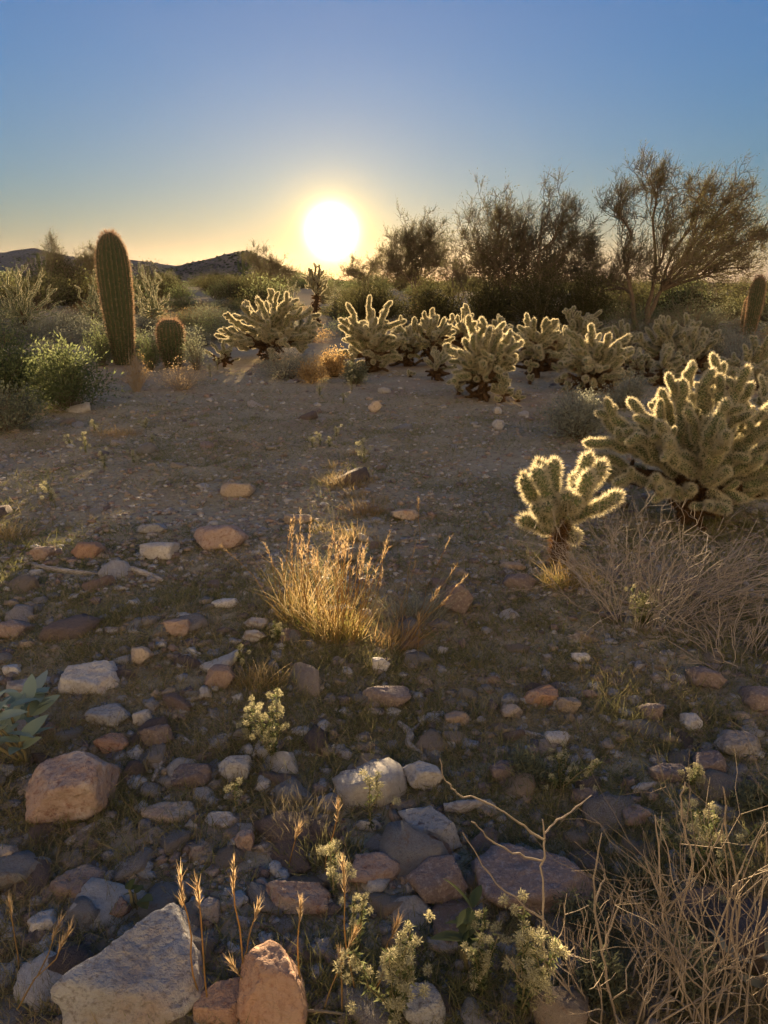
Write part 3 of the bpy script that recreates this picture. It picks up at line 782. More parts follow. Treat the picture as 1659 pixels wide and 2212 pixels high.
def shrub_px(x0, x1, yt, yb, seed, label, leafm, stemm='twig', lsize=.03, lwid=.012, nstem=60, nleaf=3500, dist=None, name='shrub', up=.35, srad=.004):
    b = gp((x0 + x1) / 2, yb) if dist is None else at((x0 + x1) / 2, yb, dist)
    b[2] = gz(b[0], b[1]); y = b[1]; W = (at(x1, yb, y) - at(x0, yb, y))[0]; H = at((x0 + x1) / 2, yt, y)[2] - b[2]
    return put_shrub(shrub_meshes(name, W, H * .95, seed, nstem, nleaf, lsize, lwid, M[leafm], M[stemm], up, srad), b, label, name=name)


shrub_px(-90, 130, 712, 872, 1, 'large grey-green leafy bush spreading beside the tall barrel cactus', 'sagegreen', lsize=.045, lwid=.018, nleaf=7000, nstem=90, name='leafy_bush')
shrub_px(60, 245, 735, 885, 2, 'grey-green leafy bush in front of the tall barrel cactus, beside the larger one', 'sagegreen', lsize=.042, lwid=.017, nleaf=6000, nstem=80, name='leafy_bush')
shrub_px(-60, 95, 820, 930, 3, 'low dark straggly bush at the foot of the large leafy bush', 'sage', lsize=.035, lwid=.014, nleaf=3000, name='leafy_bush')
shrub_px(185, 262, 690, 790, 4, 'yellow-green bush against the left side of the tall barrel cactus', 'sagegreen', lsize=.035, nleaf=2600, name='leafy_bush')
shrub_px(300, 352, 715, 800, 5, 'sunlit pale bush squeezed between the two barrel cacti', 'sagegreen', lsize=.03, nleaf=1800, name='leafy_bush')
shrub_px(392, 458, 695, 800, 6, 'wispy pale bush with glowing tips right of the short barrel cactus', 'sage', lsize=.028, nleaf=1500, nstem=50, name='wispy_bush')
shrub_px(545, 690, 752, 818, 7, 'low pale mauve-grey bush under the broad cholla', 'greyleaf', lsize=.028, lwid=.010, nleaf=4200, nstem=80, name='low_bush')
shrub_px(1168, 1320, 828, 945, 8, 'rounded silver-grey bush at the edge of the clearing beside the big golden-rimmed cholla', 'greyleaf', lsize=.026, lwid=.011, nleaf=7000, nstem=110, name='grey_bush')
shrub_px(1300, 1400, 800, 880, 9, 'grey bush in the shade between the cholla row and the big golden-rimmed cholla', 'greyleaf', lsize=.026, lwid=.011, nleaf=3000, name='grey_bush')
shrub_px(262, 330, 745, 845, 10, 'dry brown twiggy bush at the foot of the tall barrel cactus', 'dryblade', 'drystem', lsize=.022, lwid=.006, nleaf=1400, nstem=70, name='dry_bush')
shrub_px(330, 460, 775, 842, 11, 'low dry bush with bright seed tips before the short barrel cactus', 'seed', 'drystem', lsize=.02, lwid=.008, nleaf=1300, nstem=70, name='dry_bush')
shrub_px(1500, 1680, 700, 790, 12, 'shaded grey-green scrub between the pale chollas and the leaning barrel cactus', 'greyleaf', lsize=.03, nleaf=4000, nstem=90, name='grey_bush')
shrub_px(1395, 1600, 615, 690, 13, 'brown tangled thicket at the foot of the tallest tree', 'sage', lsize=.035, lwid=.012, nleaf=5000, nstem=120, dist=19, name='thicket', srad=.008)
shrub_px(1285, 1420, 640, 715, 14, 'sunlit yellowish thicket left of the tallest tree trunk', 'sagegreen', lsize=.03, lwid=.012, nleaf=3600, nstem=90, dist=17, name='thicket', srad=.006)
shrub_px(684, 760, 748, 815, 15, 'low sparse bush in the gap between the broad cholla and the round one', 'dryblade', lsize=.03, lwid=.013, nleaf=3800, nstem=70, name='low_bush')
shrub_px(640, 712, 768, 826, 16, 'low straw-coloured bush beside the sparse one in the sunlit gap', 'dryblade', 'drystem', lsize=.03, lwid=.012, nleaf=2500, nstem=60, name='low_bush')
shrub_px(735, 800, 775, 828, 17, 'tiny grey-green bush before the round cholla with orange-lit arms', 'sage', lsize=.03, lwid=.011, nleaf=2200, nstem=50, name='low_bush')
shrub_px(-120, 60, 650, 745, 18, 'pale olive bush bank behind the large leafy bush at the left', 'sage', lsize=.04, lwid=.016, nleaf=4500, nstem=80, name='leafy_bush')
shrub_px(60, 200, 660, 735, 19, 'pale grey bush behind the bush bank, left of the tall barrel cactus', 'greyleaf', lsize=.035, lwid=.014, nleaf=4000, nstem=80, name='leafy_bush')
shrub_px(395, 500, 645, 715, 20, 'olive bush mass between the short barrel cactus and the broad cholla', 'sage', lsize=.035, lwid=.014, nleaf=3500, nstem=80, name='leafy_bush')
for k, (x0, x1, yt, yb) in enumerate([(1400, 1560, 2010, 2140), (1235, 1350, 2050, 2150), (1480, 1610, 1790, 1880), (1190, 1310, 1930, 2010), (1090, 1190, 1620, 1680), (1580, 1690, 1690, 1760), (1330, 1420, 1860, 1930)]):
    shrub_px(x0, x1, yt, yb, 30 + k, ['feathery grey-green weed clump under the tangle of dry stems', 'feathery grey-green weed at the foot of the slim kinked stem', 'bluish feathery weed clump beyond the tangle of dry stems',
             'low feathery weed in front of the dark purplish boulder', 'faint feathery weed patch right of the white angular rock', 'dull grey-green weed below the broad whitish-grey rock', 'small feathery weed left of the olive-brown rock'][k],
             'sage', 'stem', lsize=.018, lwid=.004, nstem=34, nleaf=1500, name='feathery_weed', srad=.0015)
# dark creosote mass under the trees
for k, (x0, x1, yt, yb, ds) in enumerate([(985, 1130, 590, 660, 21), (1090, 1260, 570, 660, 20), (1210, 1330, 585, 665, 19.5), (860, 1010, 600, 660, 22), (720, 880, 605, 655, 23)]):
    lab = ['dark creosote bush under the left side of the dense rounded tree', 'darkest and tallest creosote bush under the dense rounded tree', 'dark creosote bush between the dense rounded tree and the tallest tree',
           'dark creosote bush under the smaller bushy tree', 'hazy creosote bush below and right of the sun'][k]
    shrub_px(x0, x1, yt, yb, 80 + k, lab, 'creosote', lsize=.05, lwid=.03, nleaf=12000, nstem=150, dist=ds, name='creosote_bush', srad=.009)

def zone(px):
    for lim, z in ((150, 'behind the spindly dark cholla'), (310, 'behind the tall barrel cactus'), (480, 'behind the short barrel cactus'), (660, 'below the peaked hill'), (800, 'below the setting sun'),
                   (1000, 'around the smaller bushy tree'), (1270, 'behind the dense rounded tree'), (9999, 'behind the tallest open tree')):
        if px < lim: return z


# repeated scrub: a few shapes, many individuals
SM = [shrub_meshes('scrub', 1.0, .55, 200 + i, 46, 1700, .034, .013, M[m], M['twig']) for i, m in enumerate(('sage', 'sagegreen', 'greyleaf', 'sage', 'dryblade'))]
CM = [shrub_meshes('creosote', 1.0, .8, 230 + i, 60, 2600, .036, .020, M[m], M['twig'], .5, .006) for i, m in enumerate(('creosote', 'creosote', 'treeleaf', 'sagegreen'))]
r1 = np.random.default_rng(5); k = 0
while k < 210:
    px = r1.uniform(-60, 1720) if r1.random() < .55 else r1.uniform(-60, 640); y = r1.uniform(11.5, 34); d = ray(px, 600); x = d[0] / d[1] * y
    if y < 14 and -.35 * y < x < .62 * y and not (x < -.26 * y): continue
    if 400 < px < 1350 and y < 15: continue
    if 690 < px < 750 and y < 26: continue
    i = int(r1.integers(0, 5)); lab = ('wide ' if y > 20 else 'small ') + ('grey-green', 'green', 'ash-grey', 'dull olive', 'straw-coloured')[i] + ' scrub mound on the flat ' + zone(px)
    put_shrub(SM[i], (x, y, gz(x, y)), lab, r1.uniform(0, 6), r1.uniform(.7, 1.5), 'scrub mounds behind the clearing', 'scrub_mound', sz=r1.uniform(.5, 1.0)); k += 1
for k in range(110):
    px = r1.uniform(-80, 1750) if k % 2 else r1.uniform(600, 1300); y = r1.uniform(95, 230); d = ray(px, 600); x = d[0] / d[1] * y; sc = r1.uniform(3.2, 6.5); i = int(r1.integers(0, 4))
    put_shrub(CM[i], (x, y, gz(x, y)), ('broad ' if sc > 4.8 else 'narrow ') + ('dark bush', 'dark bush', 'brown bush', 'green bush')[i] + ' in the farthest brush ' + zone(px), r1.uniform(0, 6), sc, 'farthest brush before the hills', 'far_bush', sz=r1.uniform(2.2, 3.6))
for k in range(150):
    px = r1.uniform(-80, 1750); y = 26 + 80 * r1.random() ** 1.5; d = ray(px, 600); x = d[0] / d[1] * y
    s = r1.uniform(1.3, 2.6) * (1.0 if y < 60 else 1.35)
    i = int(r1.integers(0, 4))
    lab = ('tall ' if s > 2 else 'low ') + ('dark creosote bush' if i < 2 else 'brown twiggy bush' if i == 2 else 'green-leaved bush') + ' in the distant brush ' + zone(px)
    put_shrub(CM[i], (x, y, gz(x, y)), lab, r1.uniform(0, 6), s, 'distant brush along the skyline', 'distant_bush', sz=(s * r1.uniform(.6, .9) if not 600 < px < 1010 else min(s * .8, r1.uniform(.6, 1.35))))

# ------------------------------------------------------------------ rocks
def rock_mesh(name, mat, planes, sub, seed, p=30, rough=.045, size=None):
    """a rounded polytope: radial distance to a set of planes, then weathering"""
    v, f = ico(sub)
    n = unit(np.array([q[0] for q in planes])); d = np.array([q[1] for q in planes])
    g = np.maximum(0, v @ n.T) / d
    r = (g ** p).sum(1) ** (-1 / p)
    P = v * r[:, None]; s = size or float(np.median(r))
    r *= 1 + rough * 1.3 * fbm(P / s * 1.3 + seed, seed, 2) + rough * .8 * (1 - 2 * np.abs(fbm(P / s * 3.1 + seed, seed + 5, 4)))
    if sub >= 4: r *= 1 + rough * .40 * fbm(P / s * 11 + seed, seed + 8, 3)
    mb = MB(); mb.add(v * r[:, None], f); return mb.mesh(name, mat, False)


NAMED = []


def rock_px(x0, y0, x1, y1, kind, label, seed, poly=None, thick=.8, sub=4, top=.5, p=70, rough=.05, tilt=0.0):
    """a rock measured in the photograph: outline, stood on the ground at its lower edge, with real depth"""
    if poly is None:
        r = random.Random(seed); m = r.choice((5, 6, 6, 7)); poly = []
        for k in range(m):
            a = (k + r.uniform(-.25, .25)) / m * 6.283
            c, s_ = math.cos(a), math.sin(a); q = (abs(c) ** 4 + abs(s_) ** 4) ** (-1 / 4) * r.uniform(.84, 1.06)
            poly.append(((x0 + x1) / 2 + (x1 - x0) / 2 * c * q, (y0 + y1) / 2 + (y1 - y0) / 2 * s_ * q))
    else:
        x0, x1 = min(q[0] for q in poly), max(q[0] for q in poly); y0, y1 = min(q[1] for q in poly), max(q[1] for q in poly)
    cx, cyp = (x0 + x1) / 2, (y0 + y1) / 2
    foot = gp(cx, y1 - .06 * (y1 - y0)); wid = (x1 - x0) * 768 / PW / FPX * np.linalg.norm(foot - [0, 0, CAM_H]); dep = wid * thick
    D = ray(cx, cyp)
    # centre on the middle ray, half a depth behind the foot
    yc = foot[1] + dep * .40; C = at(cx, cyp, yc)
    rt = np.array([1.0, 0, 0]); up = unit(np.cross(rt, D))
    if up[2] < 0: up = -up
    P = []
    for (a, b) in poly:
        q = ray(a, b); t = np.dot(C - [0, 0, CAM_H], D) / np.dot(q, D); w = np.array([0, 0, CAM_H]) + q * t - C; P.append((np.dot(w, rt), np.dot(w, up)))
    P = np.array(P); c0 = P.mean(0); C = C + rt * c0[0] + up * c0[1]; P = P - c0
    planes = []; order = np.argsort(np.arctan2(P[:, 1], P[:, 0])); P = P[order]
    for k in range(len(P)):
        e = P[(k + 1) % len(P)] - P[k]; n2 = np.array([e[1], -e[0]]); n2 = n2 / max(np.linalg.norm(n2), 1e-9); dd = float(n2 @ P[k])
        if dd > .004: planes.append((rt * n2[0] + up * n2[1], dd))
    hgt = P[:, 1].max() - P[:, 1].min(); r = random.Random(seed + 1)
    # upper face, front face, back and two chamfers
    zt = (P[:, 1].min() + hgt * (1 - top)) * up[2] + 0
    planes.append((np.array([r.gauss(tilt, .10), r.gauss(-.05, .10), 1.0]), max(.25 * hgt, .5 * hgt * up[2] * 1.15)))
    planes.append((np.array([r.gauss(0, .2), -1, .25 + r.gauss(0, .12)]), dep * .42))
    planes.append((np.array([r.gauss(0, .3), 1, .1]), dep * .55))
    planes.append((np.array([r.choice((-1, 1)) * .8, -.7, .7]), dep * .46)); planes.append((np.array([0, 0, -1.0]), max(.5 * hgt, .25 * dep)))
    me = rock_mesh('rock', M[kind], planes, sub, seed, p, rough, size=float(np.median(np.abs(P))) * 1.6)
    o = link('rock', me); o.location = tuple(C); tag(o, label, 'rock'); w = label.split()
    cut = next((k for k, a in enumerate(w) if k > 1 and a in ('with', 'beside', 'in', 'behind', 'below', 'beyond', 'on', 'of', 'left', 'right', 'leaning', 'half', 'between', 'touching', 'above', 'just', 'wedged', 'at', 'against', 'near', 'by', 'among', 'under', 'stacked', 'standing', 'lying')), len(w))
    NAMED.append((C[0], C[1], ' '.join(w[:min(cut, 6)]))); return o


rock_px(0, 0, 0, 0, 'grey', 'largest pale grey granite rock with a pointed top, beside the upright orange rock', 1,
        [(370, 1958), (420, 1988), (434, 2060), (472, 2128), (455, 2155), (380, 2205), (240, 2240), (165, 2225), (148, 2150), (168, 2112), (265, 2038)], .75, 5, .75, 70, .05)
rock_px(0, 0, 0, 0, 'orange', 'upright rust-orange rock with a sharp peaked top', 2,
        [(526, 2077), (558, 2045), (586, 2034), (609, 2048), (632, 2085), (650, 2122), (664, 2185), (650, 2245), (512, 2245), (516, 2130)], .7, 5, .3, 70, .05)
rock_px(0, 0, 0, 0, 'orange', 'bright orange sunlit rock leaning against the upright orange one', 3, [(428, 2152), (468, 2124), (520, 2112), (528, 2180), (518, 2228), (420, 2222)], .9, 5, .5, 70, .05)
rock_px(0, 0, 0, 0, 'orange', 'flat orange rock half hidden under the sunlit orange one', 33, [(420, 2188), (470, 2178), (520, 2186), (524, 2240), (412, 2240)], .9, 5, .5, 70, .05)
rock_px(0, 0, 0, 0, 'pink', 'big blocky pinkish rock with pale patches below the silvery leafy plant', 4,
        [(98, 1642), (180, 1624), (242, 1655), (238, 1742), (214, 1764), (132, 1790), (72, 1768), (56, 1692)], .8, 5, .62, 70, .05)
rock_px(0, 0, 0, 0, 'white', 'pinkish-white slab with a rusty shaded front face', 5, [(138, 1438), (228, 1428), (274, 1474), (266, 1498), (200, 1500), (133, 1500)], .8, 5, .6, 70, .05)
rock_px(15, 1463, 102, 1515, 'layered', 'rounded whitish rock with layered streaks beside the pinkish-white slab', 6, thick=.9)
rock_px(2, 1434, 56, 1461, 'white', 'small bright white angular rock beyond the layered rounded one', 7)
rock_px(413, 1133, 537, 1190, 'pink', 'low domed pink boulder in the middle of the clearing', 8, thick=.8)
rock_px(298, 1168, 386, 1212, 'white', 'whitish humped rock in front of the grey slab, left of the domed pink boulder', 9)
rock_px(298, 1128, 366, 1156, 'grey', 'flat grey slab behind the whitish humped rock', 10, top=.7)
rock_px(455, 1291, 516, 1316, 'white', 'smooth white oblong stone left of the golden grass clump', 11, p=10)
rock_px(473, 1042, 552, 1076, 'tan', 'brown block half sunk in the far part of the clearing', 12)
rock_px(776, 1478, 888, 1532, 'dark', 'grey-brown oval rock on open ground below the golden grass clump', 13, p=12, thick=.75)
rock_px(0, 0, 0, 0, 'white', 'white angular rock with a flat bright top and cut front', 14, [(864, 1662), (905, 1642), (945, 1655), (957, 1682), (930, 1712), (892, 1700)], .8, 5, .6, 70, .05)
rock_px(0, 0, 0, 0, 'grey', 'long flat grey slab in front of the white angular rock', 15, [(858, 1752), (930, 1742), (975, 1780), (998, 1830), (930, 1848), (890, 1800)], 1.0, 5, .85, 70, .05)
rock_px(366, 1650, 467, 1706, 'dark', 'dark pinkish flat-topped rock between the big blocky rock and the tall fuzzy herb', 16)
rock_px(307, 1732, 430, 1782, 'tan', 'jagged tan and white rock below the dark pinkish flat-topped one', 17, rough=.06)
rock_px(444, 1752, 522, 1792, 'layered', 'streaked grey-tan rock right of the jagged tan one', 18, rough=.05)
rock_px(0, 0, 0, 0, 'orange', 'orange-brown wedge-shaped rock touching a pale block', 19, [(1122, 1512), (1145, 1492), (1186, 1478), (1202, 1492), (1200, 1522), (1150, 1526)], .8, 5, .5, 70, .05)
rock_px(1199, 1502, 1252, 1544, 'tan', 'pale tan pointed block touching the orange-brown wedge', 20)
rock_px(1078, 1522, 1132, 1552, 'tan', 'small tan rock left of the orange-brown wedge', 21)
rock_px(1168, 1576, 1232, 1612, 'white', 'bluish-white rock on bare ground below the orange-brown wedge', 22)
rock_px(1468, 1538, 1522, 1582, 'white', 'white-topped rock with an orange front, standing on its own', 23)
rock_px(1378, 1518, 1432, 1566, 'dark', 'upright grey-brown rock left of the white-topped orange one', 24)
rock_px(1538, 1578, 1642, 1642, 'grey', 'broad whitish-grey rock above the dark red one', 25)
rock_px(1488, 1620, 1575, 1685, 'dark', 'dark red rock below the broad whitish-grey one', 26)
rock_px(1398, 1644, 1486, 1696, 'dark', 'dark brown sunken rock left of the dark red one', 27)
rock_px(0, 0, 0, 0, 'dark', 'big dark purplish boulder behind the dry bare stems', 28, [(1018, 1862), (1095, 1824), (1200, 1846), (1280, 1915), (1296, 1985), (1150, 2000), (1040, 1940)], .75, 5, .6, 70, .05)
rock_px(745, 1838, 872, 1915, 'pink', 'mauve-grey rock just left of the big dark purplish boulder', 29)
rock_px(880, 1850, 1010, 1960, 'dark', 'low mauve rock wedged against the big dark purplish boulder', 290)
rock_px(0, 0, 0, 0, 'pink', 'flat-faced mauve-pink rock with a sunlit top edge near the small fuzzy herb', 30, [(572, 1908), (600, 1902), (690, 1908), (712, 1930), (706, 1972), (590, 1978), (570, 1950)], .6, 5, .25, 70, .05)
rock_px(0, 0, 0, 0, 'pink', 'grey-brown slanting slab beyond the largest pale grey rock', 31, [(100, 1932), (140, 1885), (185, 1866), (236, 1884), (230, 1932), (195, 1950), (120, 1948)], .8, 5, .7, 70, .05)
rock_px(244, 1869, 308, 1908, 'tan', 'small tan round-topped rock beside the grey-brown slanting slab', 32)
rock_px(214, 1932, 292, 1992, 'orange', 'orange-pink block just beyond the largest pale grey rock', 34)
rock_px(60, 1964, 132, 2026, 'white', 'white-topped rock with tan sides left of the largest pale grey rock', 35)
rock_px(-25, 2078, 56, 2135, 'grey', 'blue-grey rock with a brown underside beyond the pinkish-orange rock', 36)
rock_px(-20, 2168, 112, 2240, 'orange', 'pinkish-orange rock left of the foot of the largest pale grey rock', 37)
rock_px(430, 1934, 474, 2000, 'grey', 'upright greyish-white stone between the mauve-pink rock and the largest grey one', 38)
rock_px(502, 1790, 553, 1840, 'pink', 'pale pink stone standing behind the flat-faced mauve-pink rock', 39)
rock_px(866, 2118, 964, 2235, 'grey', 'smooth blue-grey rock behind the large cream-headed herb', 40, p=12, thick=.9)
rock_px(442, 1438, 508, 1490, 'pink', 'pinkish stone against the small glowing grass tuft', 41)
rock_px(-15, 1336, 74, 1382, 'dark', 'purplish low rock on the bare patch far from the slab', 42)
rock_px(281, 1395, 330, 1440, 'tan', 'tan rounded stone beyond the pinkish-white slab', 43, p=12)
rock_px(358, 1336, 412, 1378, 'pink', 'pink stone with a grey top beyond the tan rounded stone', 44)
rock_px(526, 1333, 582, 1362, 'layered', 'grey layered stone stacked on another left of the golden grass clump', 45)
rock_px(520, 1358, 580, 1392, 'layered', 'lower grey layered stone with another stacked on it', 46)
rock_px(66, 1178, 118, 1214, 'pink', 'brown stone near a long grey driftwood stick', 47)
rock_px(152, 1168, 224, 1208, 'orange', 'dull orange stone behind the brown stone near the driftwood', 48)
rock_px(956, 1258, 1020, 1330, 'dark', 'flat purplish-grey stone leaning right of the golden grass clump', 49)
rock_px(846, 1099, 908, 1124, 'tan', 'flat tan stone behind the golden grass clump', 50)
rock_px(1078, 1213, 1134, 1233, 'tan', 'flat pale stone left of the small cholla foot', 51)
rock_px(1085, 1238, 1160, 1276, 'dark', 'flat grey-brown stone below the small cholla foot', 52)
rock_px(608, 1110, 678, 1134, 'tan', 'flat slab with a sunlit edge just behind the golden grass clump', 53, top=.8)
rock_px(206, 1582, 292, 1630, 'orange', 'pink-orange rounded rock right of the silvery leafy plant', 54)
rock_px(300, 1560, 380, 1620, 'dark', 'dark grey leaning shard right of the pink-orange rounded rock', 55, thick=.5)
rock_px(287, 1532, 332, 1570, 'white', 'pinkish-white round stone beyond the dark grey shard', 56, p=12)
rock_px(190, 1520, 290, 1575, 'grey', 'grey broken slab below the pinkish-white slab', 57)
rock_px(795, 866, 826, 892, 'tan', 'round tan stone at the far side of the clearing near the cholla row', 58, sub=3)
rock_px(1062, 905, 1090, 932, 'grey', 'grey round stone at the far side of the clearing near the grey bush', 59, sub=3)
rock_px(1066, 878, 1086, 896, 'grey', 'small grey stone just beyond the grey round stone', 60, sub=3)
rock_px(0, 1505, 68, 1560, 'dark', 'dark mauve rock just beyond the silvery leafy plant', 61)
rock_px(-20, 1820, 42, 1880, 'tan', 'tan rock by the driftwood stick below the big blocky pinkish rock', 62)
rock_px(730, 1660, 780, 1700, 'grey', 'grey pointed stone left of the white angular rock', 63)
rock_px(960, 1536, 1016, 1572, 'tan', 'tan broken stone by the weathered forked wood', 64)
rock_px(470, 1630, 545, 1690, 'grey', 'grey angular stone right of the dark pinkish flat-topped rock', 65)
rock_px(925, 2010, 1010, 2070, 'tan', 'pale rounded stone in front of the broad-leaved herb', 66, p=12)
rock_px(1440, 1910, 1600, 2010, 'dark', 'olive-brown rock behind the tangle of dry stems', 67)
rock_px(1060, 1640, 1125, 1690, 'dark', 'dull brown rock among the low weeds right of the white angular rock', 68)
rock_px(1225, 1700, 1300, 1745, 'dark', 'dull red rock on the gravelly patch', 69)
rock_px(1330, 1735, 1410, 1785, 'pink', 'reddish rock beside the weathered plank on the gravelly patch', 70)
rock_px(1590, 1480, 1680, 1540, 'dark', 'dark brown stone below the sparse grey dead brush', 71)
rock_px(1480, 1440, 1560, 1490, 'dark', 'brown rock under the dead brush near the white forked twig', 72)
rock_px(1230, 1408, 1275, 1432, 'white', 'white stone on the open ground left of the white forked twig', 73)
rock_px(800, 1418, 842, 1452, 'white', 'whitish stone just below the golden grass clump', 74)

# loose stones, each its own thing, from a few shapes
KINDS = ['grey', 'pink', 'tan', 'white', 'dark', 'grey', 'layered']
NAMES = {'grey': 'grey', 'pink': 'dull pink', 'tan': 'tan', 'white': 'whitish', 'dark': 'dark brown', 'orange': 'rusty orange', 'layered': 'streaked grey'}
SHAPES = []
for k in range(28):
    r = np.random.default_rng(900 + k); n = r.normal(size=(6, 3)); fl = r.uniform(.35, .75)
    pl = [(unit(q), (r.uniform(.7, 1.0)) * (fl if abs(unit(q)[2]) > .7 else 1)) for q in n] + [(np.array([0, 0, 1.]), fl), (np.array([0, 0, -1.]), fl)] + [(np.array([math.cos(a), math.sin(a) , 0]), r.uniform(.75, 1.25)) for a in r.uniform(-.4, .4, 5) + (0.3, 1.6, 2.8, 4.1, 5.3)]
    SHAPES.append(rock_mesh('rock', M[KINDS[k % 7]], pl, 3, 50 + k, 90, .06))
r2 = np.random.default_rng(21); k = 0
while k < 290:
    px = r2.uniform(-40, 1700); py = 800 + 1412 * r2.random() ** (1.25 if k % 2 else .75)
    if 1000 < px and 1080 < py < 1400 and r2.random() < .6: continue
    g = gp(px, py); dist = math.hypot(g[0], g[1])
    i = int(r2.choice(28)); sz = float(np.clip(r2.lognormal(-3.55, .42), .014, .085)) * (1 + .10 * min(dist, 12))
    o = link('loose_stone', SHAPES[i]); o.location = (g[0], g[1], g[2] - sz * .02)
    o.rotation_euler = (r2.normal(0, .22), r2.normal(0, .22), r2.uniform(0, 6.28)); o.scale = (sz * r2.uniform(.8, 1.35), sz * r2.uniform(.7, 1.1), sz * r2.uniform(.6, 1.1))
    nb = min(NAMED, key=lambda q: (q[0] - g[0]) ** 2 + (q[1] - g[1]) ** 2)[2]
    tag(o, '%s loose %s stone near the %s' % ('small' if sz < .045 else 'fist-sized', NAMES[KINDS[i % 7]], nb), 'stone', 'loose %s stones on the ground' % NAMES[KINDS[i % 7]]); k += 1


def pebbles(name, n, smin, smax, kinds, seed, ymin, ymax, sub=1, pat=None):
    r = np.random.default_rng(seed); iv, jf = ico(sub); mb = MB()
    px = r.uniform(-120, 1780, n * 2); py = ymin + (ymax - ymin) * r.random(n * 2) ** .8
    D = np.array([ray(a, b) for a, b in zip(px, py)]); t = CAM_H / -D[:, 2]; x, y = D[:, 0] * t, D[:, 1] * t
    if pat is not None:
        w = vnoise(np.stack([x * pat, y * pat, x * 0], 1), seed); keep = w > r.uniform(-.9, .5, len(w)); x, y = x[keep], y[keep]
    x, y = x[:n], y[:n]; z = ground_z(x, y); n = len(x)
    s = np.exp(r.uniform(np.log(smin), np.log(smax), n)) * (1 + .12 * np.minimum(np.hypot(x, y), 14))
    sh = r.uniform(.5, 1.2, (n, 1, 3)) * np.array([1.15, 1, .62]); rad = 1 + .28 * r.normal(size=(n, len(iv), 1)).clip(-1.2, 1.2)
    a = r.uniform(0, 6.28, n); ca, sa = np.cos(a)[:, None], np.sin(a)[:, None]
    V = iv[None] * rad * sh * s[:, None, None]
    V = np.stack([V[..., 0] * ca - V[..., 1] * sa, V[..., 0] * sa + V[..., 1] * ca, V[..., 2]], -1) + np.stack([x, y, z + s * .12], 1)[:, None]
    F = (jf[None] + (np.arange(n) * len(iv))[:, None, None]).reshape(-1, 3)
    v = V.reshape(-1, 3); m = MB(); m.add(v, F); m.m = [np.repeat(r.integers(0, len(kinds), n), len(jf)).astype(np.int32)]
    o = m.build(name, [M[q] for q in kinds]); o['kind'] = 'stuff'; return o


ALLK = ['grey', 'pink', 'tan', 'tan', 'grey', 'white', 'dark', 'layered']
pebbles('pebbles', 2600, .007, .022, ALLK, 3, 790, 2260, 2, .9)
pebbles("gravel", 11000, .003, .009, ALLK, 4, 800, 2260, 1, 1.3)


pebbles('gravel', 7000, .006, .016, ALLK, 6, 795, 1300, 1, 1.1)


# ------------------------------------------------------------------ ground cover
def cover(name, n, mats, seed, lmin, lmax, wid, per, ymin, ymax, pat, thr, flat, spread, avoid=None):
    r = np.random.default_rng(seed)
    px = r.uniform(-150, 1800, n * 3); py = ymin + (ymax - ymin) * r.random(n * 3) ** .85
    D = np.array([ray(a, b) for a, b in zip(px, py)]); t = CAM_H / -D[:, 2]; x, y = D[:, 0] * t, D[:, 1] * t
    w = vnoise(np.stack([x * pat, y * pat, x * 0], 1), seed) * .6 + vnoise(np.stack([x * pat * 3, y * pat * 3, x * 0], 1), seed + 1) * .5
    keep = w > thr + r.uniform(-.25, .25, len(w)); x, y = x[keep][:n], y[keep][:n]; n = len(x)
    dist = np.hypot(x, y); sc = 1 + .16 * np.minimum(dist, 14)
    mb = MB(); cx = np.repeat(x, per); cyy = np.repeat(y, per); s = np.repeat(sc, per); m = n * per
    ox, oy = r.normal(0, spread, (2, m)) * s
    b = np.stack([cx + ox, cyy + oy, ground_z(cx + ox, cyy + oy) - .004], 1)
    d = np.stack([ox / spread * .5 + r.normal(0, .6, m), oy / spread * .5 + r.normal(0, .6, m), np.abs(r.normal(flat, .35, m)) + .05], 1)
    k = np.repeat(np.clip(r.random(n), 0, 1), per)
    blades(mb, b, d, r.uniform(lmin, lmax, m) * s ** .6, wid * s, r.normal(0, .25, (m, 3)) - np.array([0, 0, .2]), 0, np.clip(k * .6 + .4 * r.random(m), 0, 1), 1)
    o = mb.build(name, mats); o['kind'] = 'stuff'; return o


cover('dry_ground_cover', 15000, M['litter'], 11, .015, .055, .0020, 14, 800, 2260, .8, -.06, .55, .035)
cover('low_green_weeds', 8500, M['lowgreen'], 12, .015, .055, .0026, 16, 840, 2260, .7, .06, .75, .030)
cover('weed_mat', 11000, M['lowgreen'], 14, .015, .042, .0024, 12, 800, 1450, .9, -.12, .6, .03)
cover('twig_litter', 5000, M['litter'], 13, .02, .11, .0024, 1, 800, 2260, 1.2, -.4, .03, .02)


